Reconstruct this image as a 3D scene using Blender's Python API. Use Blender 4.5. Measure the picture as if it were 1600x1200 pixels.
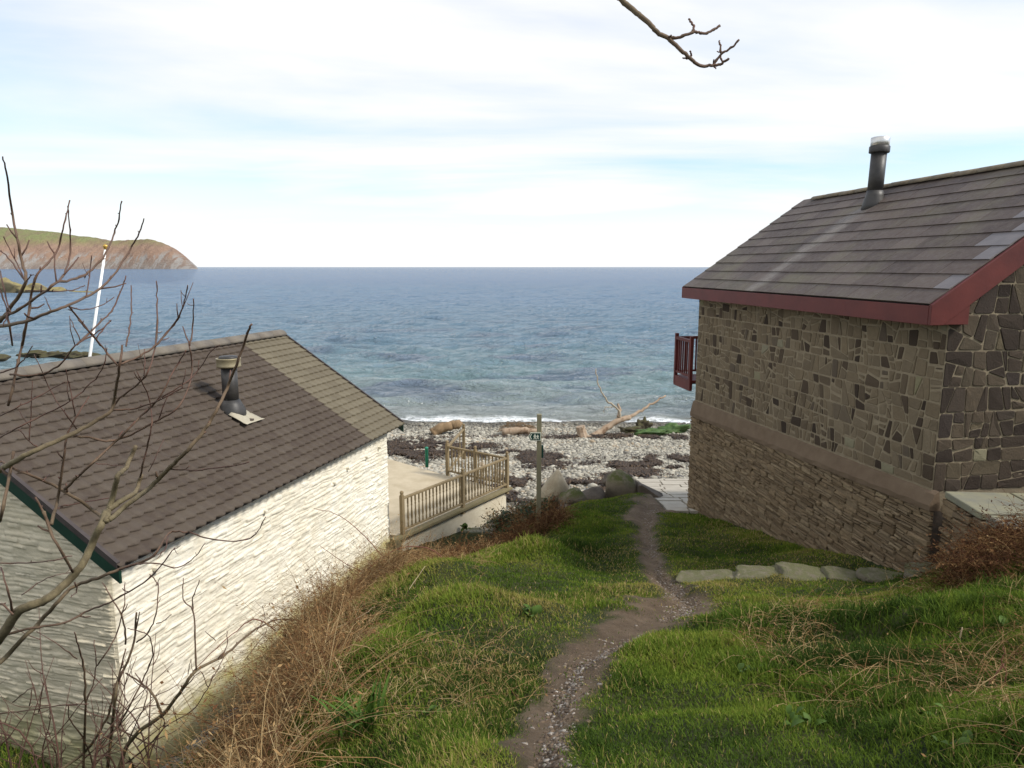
import bpy, math, random
import numpy as np
from mathutils import Vector, Matrix

for o in list(bpy.data.objects): bpy.data.objects.remove(o)
SC = bpy.context.scene
COL = SC.collection
random.seed(7)
RNG = np.random.default_rng(11)
R = math.radians
H = 8.0                                  # eye height above the sea (sea level is z = 0)

# ---------------------------------------------------------------- camera
FPX, PITCH = 1110.0, math.atan(183/1110.0)
cam = bpy.data.cameras.new('camera'); cam_o = bpy.data.objects.new('camera', cam); COL.objects.link(cam_o)
cam.sensor_width = 36.0; cam.lens = 36.0*FPX/1600.0
cam.clip_start = 0.05; cam.clip_end = 60000
cam_o.location = (0, 0, H); cam_o.rotation_euler = (math.pi/2-PITCH, 0, 0)
SC.camera = cam_o

# ---------------------------------------------------------------- sky, sun, exposure
SUN_AZ, SUN_EL = 106.0, 43.0             # degrees clockwise from straight ahead, and up
w = bpy.data.worlds.new('World'); SC.world = w; w.use_nodes = True
nt = w.node_tree; nt.nodes.clear()
def N(t, **k):
    n = nt.nodes.new(t)
    for a, b in k.items(): setattr(n, a, b)
    return n
out = N('ShaderNodeOutputWorld'); bg = N('ShaderNodeBackground'); bg.inputs['Strength'].default_value = 0.1
sky = N('ShaderNodeTexSky', sky_type='NISHITA', sun_disc=False)
sky.sun_elevation = R(SUN_EL); sky.sun_rotation = R(SUN_AZ); sky.altitude = 10; sky.dust_density = 0.6; sky.ozone_density = 1.2
tc = N('ShaderNodeTexCoord'); sep = N('ShaderNodeSeparateXYZ'); nt.links.new(tc.outputs['Generated'], sep.inputs[0])
def math_(op, a, b=None, c=None):
    n = N('ShaderNodeMath', operation=op)
    for i, v in enumerate((a, b, c)):
        if v is None: continue
        if isinstance(v, (int, float)): n.inputs[i].default_value = v
        else: nt.links.new(v, n.inputs[i])
    return n.outputs[0]
zz = math_('ADD', math_('MAXIMUM', sep.outputs['Z'], 0.0), 0.10)
cx = math_('DIVIDE', sep.outputs['X'], zz); cy = math_('DIVIDE', sep.outputs['Y'], zz)
cmb = N('ShaderNodeCombineXYZ'); nt.links.new(cx, cmb.inputs[0]); nt.links.new(cy, cmb.inputs[1])
mp = N('ShaderNodeMapping'); mp.inputs['Scale'].default_value = (0.30, 0.62, 1); mp.inputs['Location'].default_value = (2.1, 3.7, 0); mp.inputs['Rotation'].default_value = (0, 0, R(-12))
nt.links.new(cmb.outputs[0], mp.inputs[0])
n1 = N('ShaderNodeTexNoise'); n1.inputs['Scale'].default_value = 0.9; n1.inputs['Detail'].default_value = 7; n1.inputs['Roughness'].default_value = 0.52; n1.inputs['Distortion'].default_value = 0.35
nt.links.new(mp.outputs[0], n1.inputs['Vector'])
rmp = N('ShaderNodeValToRGB'); rmp.color_ramp.elements[0].position = 0.40; rmp.color_ramp.elements[0].color = (.25,.25,.25,1)
rmp.color_ramp.elements[1].position = 0.58; rmp.color_ramp.elements[1].color = (1,1,1,1)
nt.links.new(n1.outputs['Fac'], rmp.inputs[0])
n2 = N('ShaderNodeTexNoise'); n2.inputs['Scale'].default_value = 2.2; n2.inputs['Detail'].default_value = 6
nt.links.new(mp.outputs[0], n2.inputs['Vector'])
cl = N('ShaderNodeMix', data_type='RGBA'); nt.links.new(n2.outputs['Fac'], cl.inputs['Factor'])
cl.inputs[6].default_value = (7.35, 7.55, 7.9, 1); cl.inputs[7].default_value = (8.7, 8.6, 8.5, 1)
gain = N('ShaderNodeMix', data_type='RGBA', blend_type='MULTIPLY'); gain.inputs['Factor'].default_value = 1.0
nt.links.new(sky.outputs[0], gain.inputs[6]); gain.inputs[7].default_value = (1.3, 1.5, 1.6, 1)
mx = N('ShaderNodeMix', data_type='RGBA'); hzf = math_('SUBTRACT', 1.0, math_('MULTIPLY', math_('MAXIMUM', sep.outputs['Z'], 0.0), 6.0)); nt.links.new(math_('MAXIMUM', rmp.outputs[0], math_('MULTIPLY', math_('MAXIMUM', hzf, 0.0), 1.25)), mx.inputs['Factor']); mx.clamp_factor = True
nt.links.new(gain.outputs[2], mx.inputs[6]); nt.links.new(cl.outputs[2], mx.inputs[7])
nt.links.new(mx.outputs[2], bg.inputs['Color']); nt.links.new(bg.outputs[0], out.inputs[0])

sun = bpy.data.lights.new('sun', 'SUN'); sun.energy = 3.1; sun.angle = R(10); sun.color = (1, .95, .87)
sun_o = bpy.data.objects.new('sun', sun); COL.objects.link(sun_o)
sd = Vector((math.sin(R(SUN_AZ))*math.cos(R(SUN_EL)), math.cos(R(SUN_AZ))*math.cos(R(SUN_EL)), math.sin(R(SUN_EL))))
sun_o.rotation_euler = sd.to_track_quat('Z', 'Y').to_euler(); sun_o.location = (20, -10, 40)

SC.view_settings.view_transform = 'Standard'; SC.view_settings.look = 'None'
SC.view_settings.exposure = 0.36; SC.view_settings.gamma = 1.0; SC.view_settings.use_curve_mapping = False
SC.render.engine = 'CYCLES'; SC.cycles.use_denoising = True; SC.cycles.max_bounces = 6
SC.cycles.diffuse_bounces = 3; SC.cycles.glossy_bounces = 3; SC.cycles.transmission_bounces = 3

# ---------------------------------------------------------------- helpers
def smooth(a, b, x):
    t = np.clip((x-a)/(b-a), 0, 1); return t*t*(3-2*t)
_T = RNG.random((64, 64))
def vn(x, y):
    xi = np.floor(x).astype(int); yi = np.floor(y).astype(int); fx = x-xi; fy = y-yi
    fx = fx*fx*(3-2*fx); fy = fy*fy*(3-2*fy)
    g = lambda i, j: _T[i % 64, j % 64]
    return (g(xi,yi)*(1-fx)+g(xi+1,yi)*fx)*(1-fy)+(g(xi,yi+1)*(1-fx)+g(xi+1,yi+1)*fx)*fy-.5
def fbm(x, y, o=4):
    s = 0; a = 1; x = np.asarray(x, float); y = np.asarray(y, float)
    for k in range(o): s = s+a*vn(x+17.3*k, y-9.1*k); x = x*2.03; y = y*2.03; a *= .5
    return s

def ray(px, py):                         # direction seen at a place of the photograph (surveying the site)
    dx = (px-800)/FPX; dy = (600-py)/FPX
    return Vector((dx, math.cos(PITCH)+dy*math.sin(PITCH), -math.sin(PITCH)+dy*math.cos(PITCH)))
def atY(px, py, Y): r = ray(px, py)*(Y/ray(px, py).y); return Vector((r.x, r.y, r.z+H))
def atZ(px, py, z): r = ray(px, py); r = r*((z-H)/r.z); return Vector((r.x, r.y, r.z+H))

def mesh_np(name, V, F, mat=None, parent=None, attrs=None, smooth_=False):
    """V (n,3), F (m,k) numpy -> one mesh object"""
    me = bpy.data.meshes.new(name); V = np.asarray(V, np.float32); F = np.asarray(F, np.int32); k = F.shape[1]
    me.vertices.add(len(V)); me.vertices.foreach_set('co', V.ravel())
    me.loops.add(F.size); me.loops.foreach_set('vertex_index', F.ravel())
    me.polygons.add(len(F)); me.polygons.foreach_set('loop_start', np.arange(0, F.size, k, dtype=np.int32))
    if smooth_: me.polygons.foreach_set('use_smooth', np.ones(len(F), bool))
    for an, av in (attrs or {}).items():
        a = me.attributes.new(an, 'FLOAT', 'POINT'); a.data.foreach_set('value', np.asarray(av, np.float32))
    me.update(calc_edges=True); me.validate()
    o = bpy.data.objects.new(name, me); COL.objects.link(o)
    if mat: me.materials.append(mat)
    if parent: o.parent = parent
    return o

class MB:
    def __init__(s): s.v = []; s.f = []
    def add(s, vs, fs):
        b = len(s.v); s.v += [tuple(v) for v in vs]; s.f += [tuple(b+i for i in f) for f in fs]; return s
    def box(s, x0, x1, y0, y1, z0, z1, M=None):
        vs = [Vector((x, y, z)) for z in (z0, z1) for x, y in ((x0,y0),(x1,y0),(x1,y1),(x0,y1))]
        if M: vs = [M @ v for v in vs]
        return s.add(vs, [(3,2,1,0),(4,5,6,7),(0,1,5,4),(1,2,6,5),(2,3,7,6),(3,0,4,7)])
    def bar(s, a, b, wd, ht, up=Vector((0,0,1))):     # a rectangular bar from a to b
        a = Vector(a); b = Vector(b); d = (b-a).normalized(); sx = d.cross(up).normalized(); uz = sx.cross(d)
        vs = [p+sx*i*wd/2+uz*j*ht/2 for p in (a, b) for i, j in ((-1,-1),(1,-1),(1,1),(-1,1))]
        return s.add(vs, [(3,2,1,0),(4,5,6,7),(0,1,5,4),(1,2,6,5),(2,3,7,6),(3,0,4,7)])
    def tube(s, pts, rad, n=6, cap=True):
        pts = [Vector(p) for p in pts]; m = len(pts)
        if isinstance(rad, (int, float)): rad = [rad]*m
        prev = None; vs = []
        for i, p in enumerate(pts):
            d = (pts[min(i+1, m-1)]-pts[max(i-1, 0)]).normalized()
            if prev is None: prev = d.orthogonal().normalized()
            e = (prev-d*prev.dot(d))
            e = e.normalized() if e.length > 1e-5 else d.orthogonal().normalized()
            prev = e; g = d.cross(e)
            vs += [p+(e*math.cos(2*math.pi*k/n)+g*math.sin(2*math.pi*k/n))*rad[i] for k in range(n)]
        fs = [(i*n+k, i*n+(k+1) % n, (i+1)*n+(k+1) % n, (i+1)*n+k) for i in range(m-1) for k in range(n)]
        if cap: fs += [tuple(range(n-1, -1, -1)), tuple((m-1)*n+k for k in range(n))]
        return s.add(vs, fs)
    def lathe(s, prof, n=12, o=(0,0,0)):               # prof: (radius, z)
        vs = [(o[0]+r*math.cos(2*math.pi*k/n), o[1]+r*math.sin(2*math.pi*k/n), o[2]+z) for r, z in prof for k in range(n)]
        m = len(prof); fs = [(i*n+k, i*n+(k+1) % n, (i+1)*n+(k+1) % n, (i+1)*n+k) for i in range(m-1) for k in range(n)]
        fs += [tuple(range(n-1, -1, -1)), tuple((m-1)*n+k for k in range(n))]
        return s.add(vs, fs)
    def prism(s, poly, z0, z1):
        n = len(poly); vs = [(x, y, z0) for x, y in poly]+[(x, y, z1) for x, y in poly]
        return s.add(vs, [tuple(range(n-1, -1, -1)), tuple(range(n, 2*n))]+[(i, (i+1) % n, n+(i+1) % n, n+i) for i in range(n)])
    def build(s, name, mat=None, parent=None, smooth_=False, bevel=0):
        me = bpy.data.meshes.new(name); me.from_pydata([tuple(v) for v in s.v], [], s.f); me.update()
        if smooth_:
            for p in me.polygons: p.use_smooth = True
        if mat: me.materials.append(mat)
        o = bpy.data.objects.new(name, me); COL.objects.link(o)
        if parent: o.parent = parent
        if bevel:
            b = o.modifiers.new('bevel', 'BEVEL'); b.width = bevel; b.segments = 2; b.limit_method = 'ANGLE'
        return o
def empty(name, loc=(0,0,0), rz=0):
    o = bpy.data.objects.new(name, None); COL.objects.link(o); o.location = loc; o.rotation_euler = (0, 0, rz); o.empty_display_size = .2
    return o
def tag(o, label=None, cat=None, group=None, kind=None):
    if label: o['label'] = label
    if cat: o['category'] = cat
    if group: o['group'] = group
    if kind: o['kind'] = kind
    return o
def link_copy(name, me, parent, M):
    o = bpy.data.objects.new(name, me); COL.objects.link(o); o.parent = parent; o.matrix_local = M; return o
def crom(P, seg=5):                       # smooth curve through points
    P = [Vector(p) for p in P]
    if len(P) < 3: return [P[0].lerp(P[1], i/seg) for i in range(seg+1)]
    Q = [P[0]*2-P[1]]+P+[P[-1]*2-P[-2]]; outp = []
    for i in range(1, len(Q)-2):
        for k in range(seg):
            t = k/seg; a, b, c, d = Q[i-1:i+3]
            outp.append(.5*((2*b)+(c-a)*t+(2*a-5*b+4*c-d)*t*t+(3*b-a-3*c+d)*t**3))
    return outp+[P[-1]]

# ---------------------------------------------------------------- materials
class NT:
    def __init__(s, name):
        s.m = bpy.data.materials.new(name); s.m.use_nodes = True; s.t = s.m.node_tree; s.t.nodes.clear()
        s.o = s.n('ShaderNodeOutputMaterial'); s.b = s.n('ShaderNodeBsdfPrincipled'); s.l(s.b.outputs[0], s.o.inputs[0])
        s.geo = s.n('ShaderNodeNewGeometry'); s.pos = s.geo.outputs['Position']
    def n(s, t, **k):
        x = s.t.nodes.new(t)
        for a, b in k.items(): setattr(x, a, b)
        return x
    def l(s, a, b): s.t.links.new(a, b)
    def put(s, sock, v):
        if isinstance(v, (int, float)): sock.default_value = v
        elif isinstance(v, tuple): sock.default_value = v if len(v) == 4 or sock.type == 'VECTOR' else v+(1,)
        else: s.l(v, sock)
    def noise(s, scale, detail=5, rough=.55, vec=None, stretch=None, dist=0, rot=(0,0,0)):
        v = vec or s.pos
        if stretch:
            mp = s.n('ShaderNodeMapping'); mp.inputs['Scale'].default_value = stretch; mp.inputs['Rotation'].default_value = rot; s.l(v, mp.inputs[0]); v = mp.outputs[0]
        x = s.n('ShaderNodeTexNoise'); x.inputs['Scale'].default_value = scale; x.inputs['Detail'].default_value = detail
        x.inputs['Roughness'].default_value = rough; x.inputs['Distortion'].default_value = dist; s.l(v, x.inputs['Vector'])
        return x.outputs['Fac']
    def ramp(s, fac, stops):
        x = s.n('ShaderNodeValToRGB'); e = x.color_ramp.elements
        while len(e) < len(stops): e.new(.5)
        for i, (p, c) in enumerate(stops):
            e[i].position = p; e[i].color = (c, c, c, 1) if isinstance(c, (int, float)) else tuple(c)+(1,)
        s.put(x.inputs[0], fac); return x.outputs[0]
    def mix(s, fac, a, b, mode='MIX'):
        x = s.n('ShaderNodeMix', data_type='RGBA', blend_type=mode); s.put(x.inputs['Factor'], fac); s.put(x.inputs[6], a); s.put(x.inputs[7], b); return x.outputs[2]
    def math(s, op, a, b=None, c=None, clamp=False):
        x = s.n('ShaderNodeMath', operation=op, use_clamp=clamp)
        for i, v in enumerate((a, b, c)):
            if v is not None: s.put(x.inputs[i], v)
        return x.outputs[0]
    def attr(s, name): x = s.n('ShaderNodeAttribute', attribute_name=name); return x.outputs['Fac']
    def rand(s):                         # one value per piece, whether it is an object or an island of a joined mesh
        oi = s.n('ShaderNodeObjectInfo'); return s.math('FRACT', s.math('ADD', oi.outputs['Random'], s.geo.outputs['Random Per Island']))
    def bump(s, h, strength=.4, dist=.02, prev=None):
        x = s.n('ShaderNodeBump'); x.inputs['Strength'].default_value = strength; x.inputs['Distance'].default_value = dist; s.l(h, x.inputs['Height'])
        if prev: s.l(prev, x.inputs['Normal'])
        return x.outputs[0]
    def done(s, col=None, rough=.8, normal=None, metal=0, spec=.35, transl=None):
        if col is not None: s.put(s.b.inputs['Base Color'], col)
        s.put(s.b.inputs['Roughness'], rough); s.put(s.b.inputs['Metallic'], metal); s.put(s.b.inputs['Specular IOR Level'], spec)
        if normal: s.l(normal, s.b.inputs['Normal'])
        if transl:
            tr = s.n('ShaderNodeBsdfTranslucent'); s.put(tr.inputs[0], col); mxs = s.n('ShaderNodeMixShader'); mxs.inputs[0].default_value = transl
            s.l(s.b.outputs[0], mxs.inputs[1]); s.l(tr.outputs[0], mxs.inputs[2]); s.l(mxs.outputs[0], s.o.inputs[0])
        return s.m
def simple(name, a, b, scale=6, rough=.75, bump=.3, bs=40, metal=0, spec=.35, stretch=None):
    t = NT(name); f = t.noise(scale, 6, .6, stretch=stretch)
    return t.done(t.mix(t.ramp(f, [(.3, 0.), (.7, 1.)]), a, b), rough, t.bump(t.noise(bs, 4, stretch=stretch), bump, .01), metal, spec)

# ================================================================ GROUND
G = [(0,0,-1.62),(0,-5,-1.3),(-5,-5,-1.6),(5,-5,-.9),(12,-5,-.3),(-12,-5,-2.5),(-25,-6,-3),(25,-6,0),(0,-8,-1.2),
 (.12,2.35,-1.82),(.23,3.3,-2.19),(.61,4.8,-2.68),(1.65,6.6,-3.28),(2.01,9.6,-3.99),(2.57,13,-4.62),(3.42,15.2,-4.99),
 (-.69,3.5,-2.33),(-.87,5,-2.79),(-.6,6.2,-3.14),(.25,8.8,-3.83),(-.37,9.6,-4.08),(-1.6,10.5,-4.85),(-1.1,2.0,-1.95),
 (-1.45,3.9,-2.95),(-2.0,6.8,-3.75),(-1.75,8.6,-4.1),(-.9,12.3,-5.42),(-1.6,11.8,-5.45),(-.2,12.9,-5.32),(-.4,11.4,-4.92),(-1.0,13.6,-6.1),(-.1,14.2,-5.95),
 (1.3,3.3,-2.19),(2.01,4.6,-2.57),(1.72,2.9,-1.93),(2.65,3.9,-2.18),(1.81,2.3,-1.65),(3.93,5.2,-2.37),(3.76,5.6,-2.7),(2.85,6.6,-3.25),(1.85,6.4,-3.24),
 (3.32,10,-4.15),(4.28,9,-3.85),(5.0,7.9,-3.45),(2.03,8,-3.72),(4.73,7.2,-3.15),(4.0,11.5,-4.45),(3.7,13.5,-4.85),(3.1,7.75,-3.62),(3.9,7.4,-3.4),
 (.51,13,-4.82),(2.65,15.3,-4.98),(1.36,14.5,-5.01),(4.2,15,-5.0),(2.0,14.2,-4.85),
 # the cut behind the white house and the beach-level ground round it
 (-2.25,3.0,-4.6),(-2.6,4.2,-5.3),(-3.2,5.5,-5.9),(-3.7,7.0,-6.15),(-3.55,8.5,-6.2),(-3.05,10,-6.2),(-2.65,11.5,-6.2),(-2.3,13,-6.2),(-2.1,14.3,-6.2),
 (-1.6,14.6,-6.0),(-1.2,15.6,-6.3),(-.3,16.6,-6.5),(.3,17.6,-6.5),(-5,6.6,-6.05),(-6.5,7.2,-5.95),(-8.2,7.6,-5.8),(-4,4.5,-5.8),(-5.5,4.5,-5.5),(-7,4.5,-5.2),(-4.5,2.5,-4.6),(-8,2,-4.5),(-3,1.5,-3.4),(-12,8,-5.6),(-12,2,-4.2),(-25,5,-5),
 (-6,12,-6.2),(-5,16,-6.2),(-10,14,-6.2),(-15,18,-6.2),(-25,18,-6.2),
 # right bank
 (4.5,4.2,-1.95),(4.8,5.6,-2.2),(5.5,6.4,-2.45),(6.5,5,-1.6),(8,4,-1.0),(8,7.5,-2.2),(12,6,-.6),(3.2,2.2,-1.4),(5,1,-.9),(9,1,-.3),(25,6,.6),(10,12,-3.4),(9,16,-4.8),(14,14,-3),(25,14,-2),(5.5,10,-4.1),(6,14,-4.9),
 # brow of the beach
 (.9,16.4,-6.0),(1.6,16.6,-5.95),(2.6,16.8,-5.75),(3.4,17.0,-5.45),(4.6,17.2,-5.45),(6,17.5,-5.6),(9,18.5,-6),(15,19,-5.5),(25,19,-5)]
for X in (-30,-20,-12,-6,-2,2,6,12,20,30):
    for Y, z in ((20.5,-6.42),(24,-6.85),(29,-7.38),(34,-7.84),(38,-8.25),(44,-9.0),(55,-10.5)):
        G.append((X, Y, z))
G = np.array(G, float)
def _k(a, b): return np.sqrt(((a[:,None,:]-b[None,:,:])**2).sum(-1)+.02)
n = len(G); A = np.zeros((n+3, n+3)); A[:n,:n] = _k(G[:,:2], G[:,:2])-np.eye(n)*.02; A[:n,n] = A[n,:n] = 1; A[:n,n+1:] = G[:,:2]; A[n+1:,:n] = G[:,:2].T
SOL = np.linalg.solve(A, np.r_[G[:,2]+H, 0, 0, 0])
xs = np.r_[np.arange(-40,-8,.8), np.arange(-8,8,.1), np.arange(8,40.1,.8)]
ys = np.r_[np.arange(-10,1,.5), np.arange(1,20,.1), np.arange(20,40,.25), np.arange(40,56,1.)]
GX, GY = np.meshgrid(xs, ys)
q = np.c_[GX.ravel(), GY.ravel()]; Z = np.empty(len(q))
for i in range(0, len(q), 8000):
    c = q[i:i+8000]; Z[i:i+8000] = _k(c, G[:,:2]) @ SOL[:n]+SOL[n]+c @ SOL[n+1:]
PATH = np.array([(.02,.2),(.04,1.2),(.09,2.35),(.19,3.3),(.37,4.1),(.8,5.0),(1.4,6.05),(1.72,6.7),(1.8,7.4),(1.78,8.4),(1.98,9.6),(2.2,11.2),(2.55,13),(3.1,14.4),(3.6,15.4)])
PW = np.array([.10,.10,.105,.115,.14,.21,.28,.20,.13,.12,.14,.18,.25,.42,.6])
def path_d(x, y):                        # distance to the path's middle divided by its half width
    x = np.asarray(x, float); y = np.asarray(y, float); best = np.full(x.shape, 99.)
    for i in range(len(PATH)-1):
        a, b = PATH[i], PATH[i+1]; d = b-a; t = np.clip(((x-a[0])*d[0]+(y-a[1])*d[1])/(d@d), 0, 1)
        best = np.minimum(best, np.hypot(x-a[0]-t*d[0], y-a[1]-t*d[1])/(PW[i]+t*(PW[i+1]-PW[i])))
    return best
def ragged(x, y, d_): return d_+1.3*fbm(x*2.2, y*2.2)*np.clip(d_+.3, 0, 1)+.8*fbm(x*6, y*6, 2)*np.clip(d_+.2, 0, 1)   # broken edge of the bare soil
pd = path_d(q[:,0], q[:,1])
land = smooth(20, 15, q[:,1])
for tx, ty, tr_, ta_ in ((.35,9.3,.5,.16),(-.55,5.6,.5,.16),(-.2,10.4,.5,.12),(2.05,5.0,.45,.12),(-1.0,4.4,.45,.14),(.8,10.3,.4,.10),(1.9,3.6,.4,.10),(3.0,4.6,.5,.14),(-.7,8.0,.45,.12)): Z = Z+ta_*np.exp(-(((q[:,0]-tx)**2+(q[:,1]-ty)**2)/tr_**2)**1.5)
Z = Z+land*(fbm(q[:,0]*.9, q[:,1]*.9)*.16+fbm(q[:,0]*3.1+5, q[:,1]*3.1)*.05)*smooth(.6, 1.6, pd)
Z = Z+(1-land)*fbm(q[:,0]*.5, q[:,1]*.5)*.10-land*.07*smooth(1.2, .2, pd)
SLY0, SLY1, SLZ0, SLZ1 = 13.75, 20.1, H-4.88, H-6.12      # the paved slip: ends and heights
sv = np.clip((q[:,1]-SLY0)/(SLY1-SLY0), 0, 1); sx0 = 3.12+.45*sv+.12*fbm(q[:,1]*1.5, q[:,1]*0); onslip = (q[:,0] > sx0-.02) & (q[:,0] < 6.6) & (q[:,1] > SLY0-.05) & (q[:,1] < SLY1)
Z = np.where(onslip, np.minimum(Z, SLZ0+(SLZ1-SLZ0)*sv-.06), Z)
GZ = Z.reshape(GX.shape)
def gz(x, y):                            # ground height, bilinear
    x = np.asarray(x, float); y = np.asarray(y, float)
    i = np.clip(np.searchsorted(xs, x)-1, 0, len(xs)-2); j = np.clip(np.searchsorted(ys, y)-1, 0, len(ys)-2)
    u = (x-xs[i])/(xs[i+1]-xs[i]); v = (y-ys[j])/(ys[j+1]-ys[j])
    return (GZ[j,i]*(1-u)+GZ[j,i+1]*u)*(1-v)+(GZ[j+1,i]*(1-u)+GZ[j+1,i+1]*u)*v
def hit(px, py):                         # where a line of sight meets the ground
    r = ray(px, py); t = 1.5
    while t < 70:
        p = r*t
        if p.z+H < gz(p.x, p.y): break
        t += .04
    return Vector((p.x, p.y, float(gz(p.x, p.y))))
def grid_faces(nx, ny):
    i, j = np.meshgrid(np.arange(nx-1), np.arange(ny-1)); a = (j*nx+i).ravel()
    return np.c_[a, a+1, a+nx+1, a+nx]

t = NT('earth_and_shingle')
soil = t.mix(t.ramp(t.noise(5, 8, .65), [(.3,0.),(.7,1.)]), (.13,.089,.055), (.25,.182,.12))
soil = t.mix(t.ramp(t.noise(55, 3), [(.55,0.),(.7,.8)]), soil, (.22,.18,.14))
soil = t.mix(t.ramp(t.noise(1.3, 6, .7), [(.42,0.),(.62,.7)]), soil, (.085,.058,.036))
turf = t.mix(t.ramp(t.noise(1.6, 6), [(.35,0.),(.65,1.)]), (.030,.045,.012), (.065,.065,.022))
sepn = t.n('ShaderNodeSeparateXYZ'); t.l(t.pos, sepn.inputs[0])
shing = t.mix(t.ramp(t.noise(14, 6, .7), [(.35,0.),(.65,1.)]), (.16,.15,.125), (.40,.38,.33))
wet = t.ramp(t.math('MULTIPLY', t.math('ADD', sepn.outputs['Z'], t.math('MULTIPLY', t.noise(.4), .35)), 1.0), [(.20,.38),(.55,1.)])
shing = t.mix(1., shing, wet, 'MULTIPLY')
base = t.mix(t.attr('path'), turf, soil); base = t.mix(t.attr('beach'), base, shing)
EARTH = t.done(base, .9, t.bump(t.noise(22, 8, .75), 1.0, .05), spec=.2)
pn = fbm(q[:,0]*2.2, q[:,1]*2.2)
ground = mesh_np('ground', np.c_[q, Z], grid_faces(len(xs), len(ys)), EARTH, None,
    {'path': smooth(1.4, .7, ragged(q[:,0], q[:,1], pd)), 'beach': np.clip(smooth(15.9, 17.2, q[:,1]+pn*.8+.15*(q[:,0]-1)*(q[:,0] < 1)), 0, 1)}, True)
tag(ground, kind='structure')

# ================================================================ SEA
rows = [33.0]
while rows[-1] < 42000: rows.append(rows[-1]+max(.16, (rows[-1]-25)*.0105))
rows = np.array(rows); nc = 300
ang = np.linspace(-1.15, 1.15, nc)
SX = rows[:,None]*ang[None,:]*1.0; SY = np.repeat(rows[:,None], nc, 1); step = np.repeat(np.gradient(rows)[:,None], nc, 1)
SZ = np.zeros_like(SX)
wr = np.random.default_rng(5)
for k in range(46):
    lam = .9*(13/.9)**wr.random(); th = wr.normal(0, .42)+.12; kk = 2*math.pi/lam; ph = wr.random()*6.28
    am = .016*lam**.85*(.55 if lam > 7 else 1)
    fade = smooth(.45, .22, step/lam)*smooth(.5, .2, (SX[:, 1:2]-SX[:, 0:1])/lam)
    arg = kk*(SX*math.sin(th)+SY*math.cos(th))+ph+1.5*fbm(SX*.05+k, SY*.05, 2)
    SZ += fade*am*(1-2*np.abs(np.sin(arg/2))**1.2)
shore = smooth(34.5, 46, SY+fbm(SX*.15, SY*.15)*2)
SZ *= .25+.75*shore
for y0, a, wd in ((39.3,.16,.55),(43.6,.10,.8),(49.5,.07,1.2)):   # low swell lines coming in
    yy = y0+fbm(SX*.12+y0, SX*0+y0, 3)*2.2-.03*SX
    SZ += a*np.exp(-((SY-yy)/wd)**2)*smooth(-.25, .25, fbm(SX*.09+y0*3, SX*0))
t = NT('sea_water')
sp = t.n('ShaderNodeSeparateXYZ'); t.l(t.pos, sp.inputs[0])
d = t.math('ADD', sp.outputs['Y'], t.math('MULTIPLY', t.math('SUBTRACT', t.noise(.06, 4, stretch=(.5,1,1)), .5), 34.))
col = t.ramp(t.math('DIVIDE', d, 400.), [(.085,(.20,.21,.18)),(.10,(.21,.235,.225)),(.135,(.145,.215,.225)),(.2,(.12,.19,.24)),(.45,(.11,.18,.26)),(1.,(.105,.172,.265))])
weed = t.ramp(t.noise(.13, 5, .6, stretch=(.55,1.1,1)), [(.52,0.),(.60,1.)])
near = t.ramp(t.math('DIVIDE', sp.outputs['Y'], 400.), [(.095,0.),(.12,.85),(.2,.7),(.35,0.)])
col = t.mix(t.math('MULTIPLY', weed, near), col, (.095,.125,.17))
foamd = t.math('ADD', sp.outputs['Y'], t.math('ADD', t.math('MULTIPLY', t.noise(.35, 5, .6, stretch=(1,.3,1)), 3.2), t.math('MULTIPLY', sp.outputs['X'], .05)))
foam = t.ramp(t.math('DIVIDE', t.math('SUBTRACT', foamd, 30.), 20.), [(.40,1.),(.455,1.),(.50,0.)])
fn = t.ramp(t.noise(5, 6, .7, stretch=(.45,1,1)), [(.40,0.),(.52,1.)])
foam = t.math('MULTIPLY', foam, fn)
col = t.mix(foam, col, (.85,.87,.87))
h1 = t.noise(.95, 6, .62, stretch=(.5,1,1), dist=.5); h2 = t.noise(.32, 5, .6, stretch=(.45,1,1), dist=.3)
nb = t.bump(h2, .9, .9); nb = t.bump(h1, 1.0, .8, nb); nb = t.bump(t.noise(4.5, 3, .6, stretch=(.6,1,1)), .5, .06, nb)
t.done(col, t.mix(foam, (.3,)*3, (.8,)*3), nb, spec=.0)
gl = t.n('ShaderNodeBsdfGlossy'); gl.inputs['Roughness'].default_value = .05; t.l(nb, gl.inputs['Normal'])
fr_ = t.n('ShaderNodeFresnel'); fr_.inputs['IOR'].default_value = 1.33; t.l(nb, fr_.inputs['Normal'])
fac_ = t.math('MULTIPLY', t.ramp(fr_.outputs[0], [(.02,.02),(.2,.24),(.6,.5),(1.,.58)]), t.math('SUBTRACT', 1., foam))
ms = t.n('ShaderNodeMixShader'); t.l(fac_, ms.inputs[0]); t.l(t.b.outputs[0], ms.inputs[1]); t.l(gl.outputs[0], ms.inputs[2]); t.l(ms.outputs[0], t.o.inputs[0]); SEA = t.m
sea = mesh_np('sea', np.c_[SX.ravel(), SY.ravel(), SZ.ravel()], grid_faces(nc, len(rows)), SEA, None, None, True)
tag(sea, kind='structure')

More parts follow.
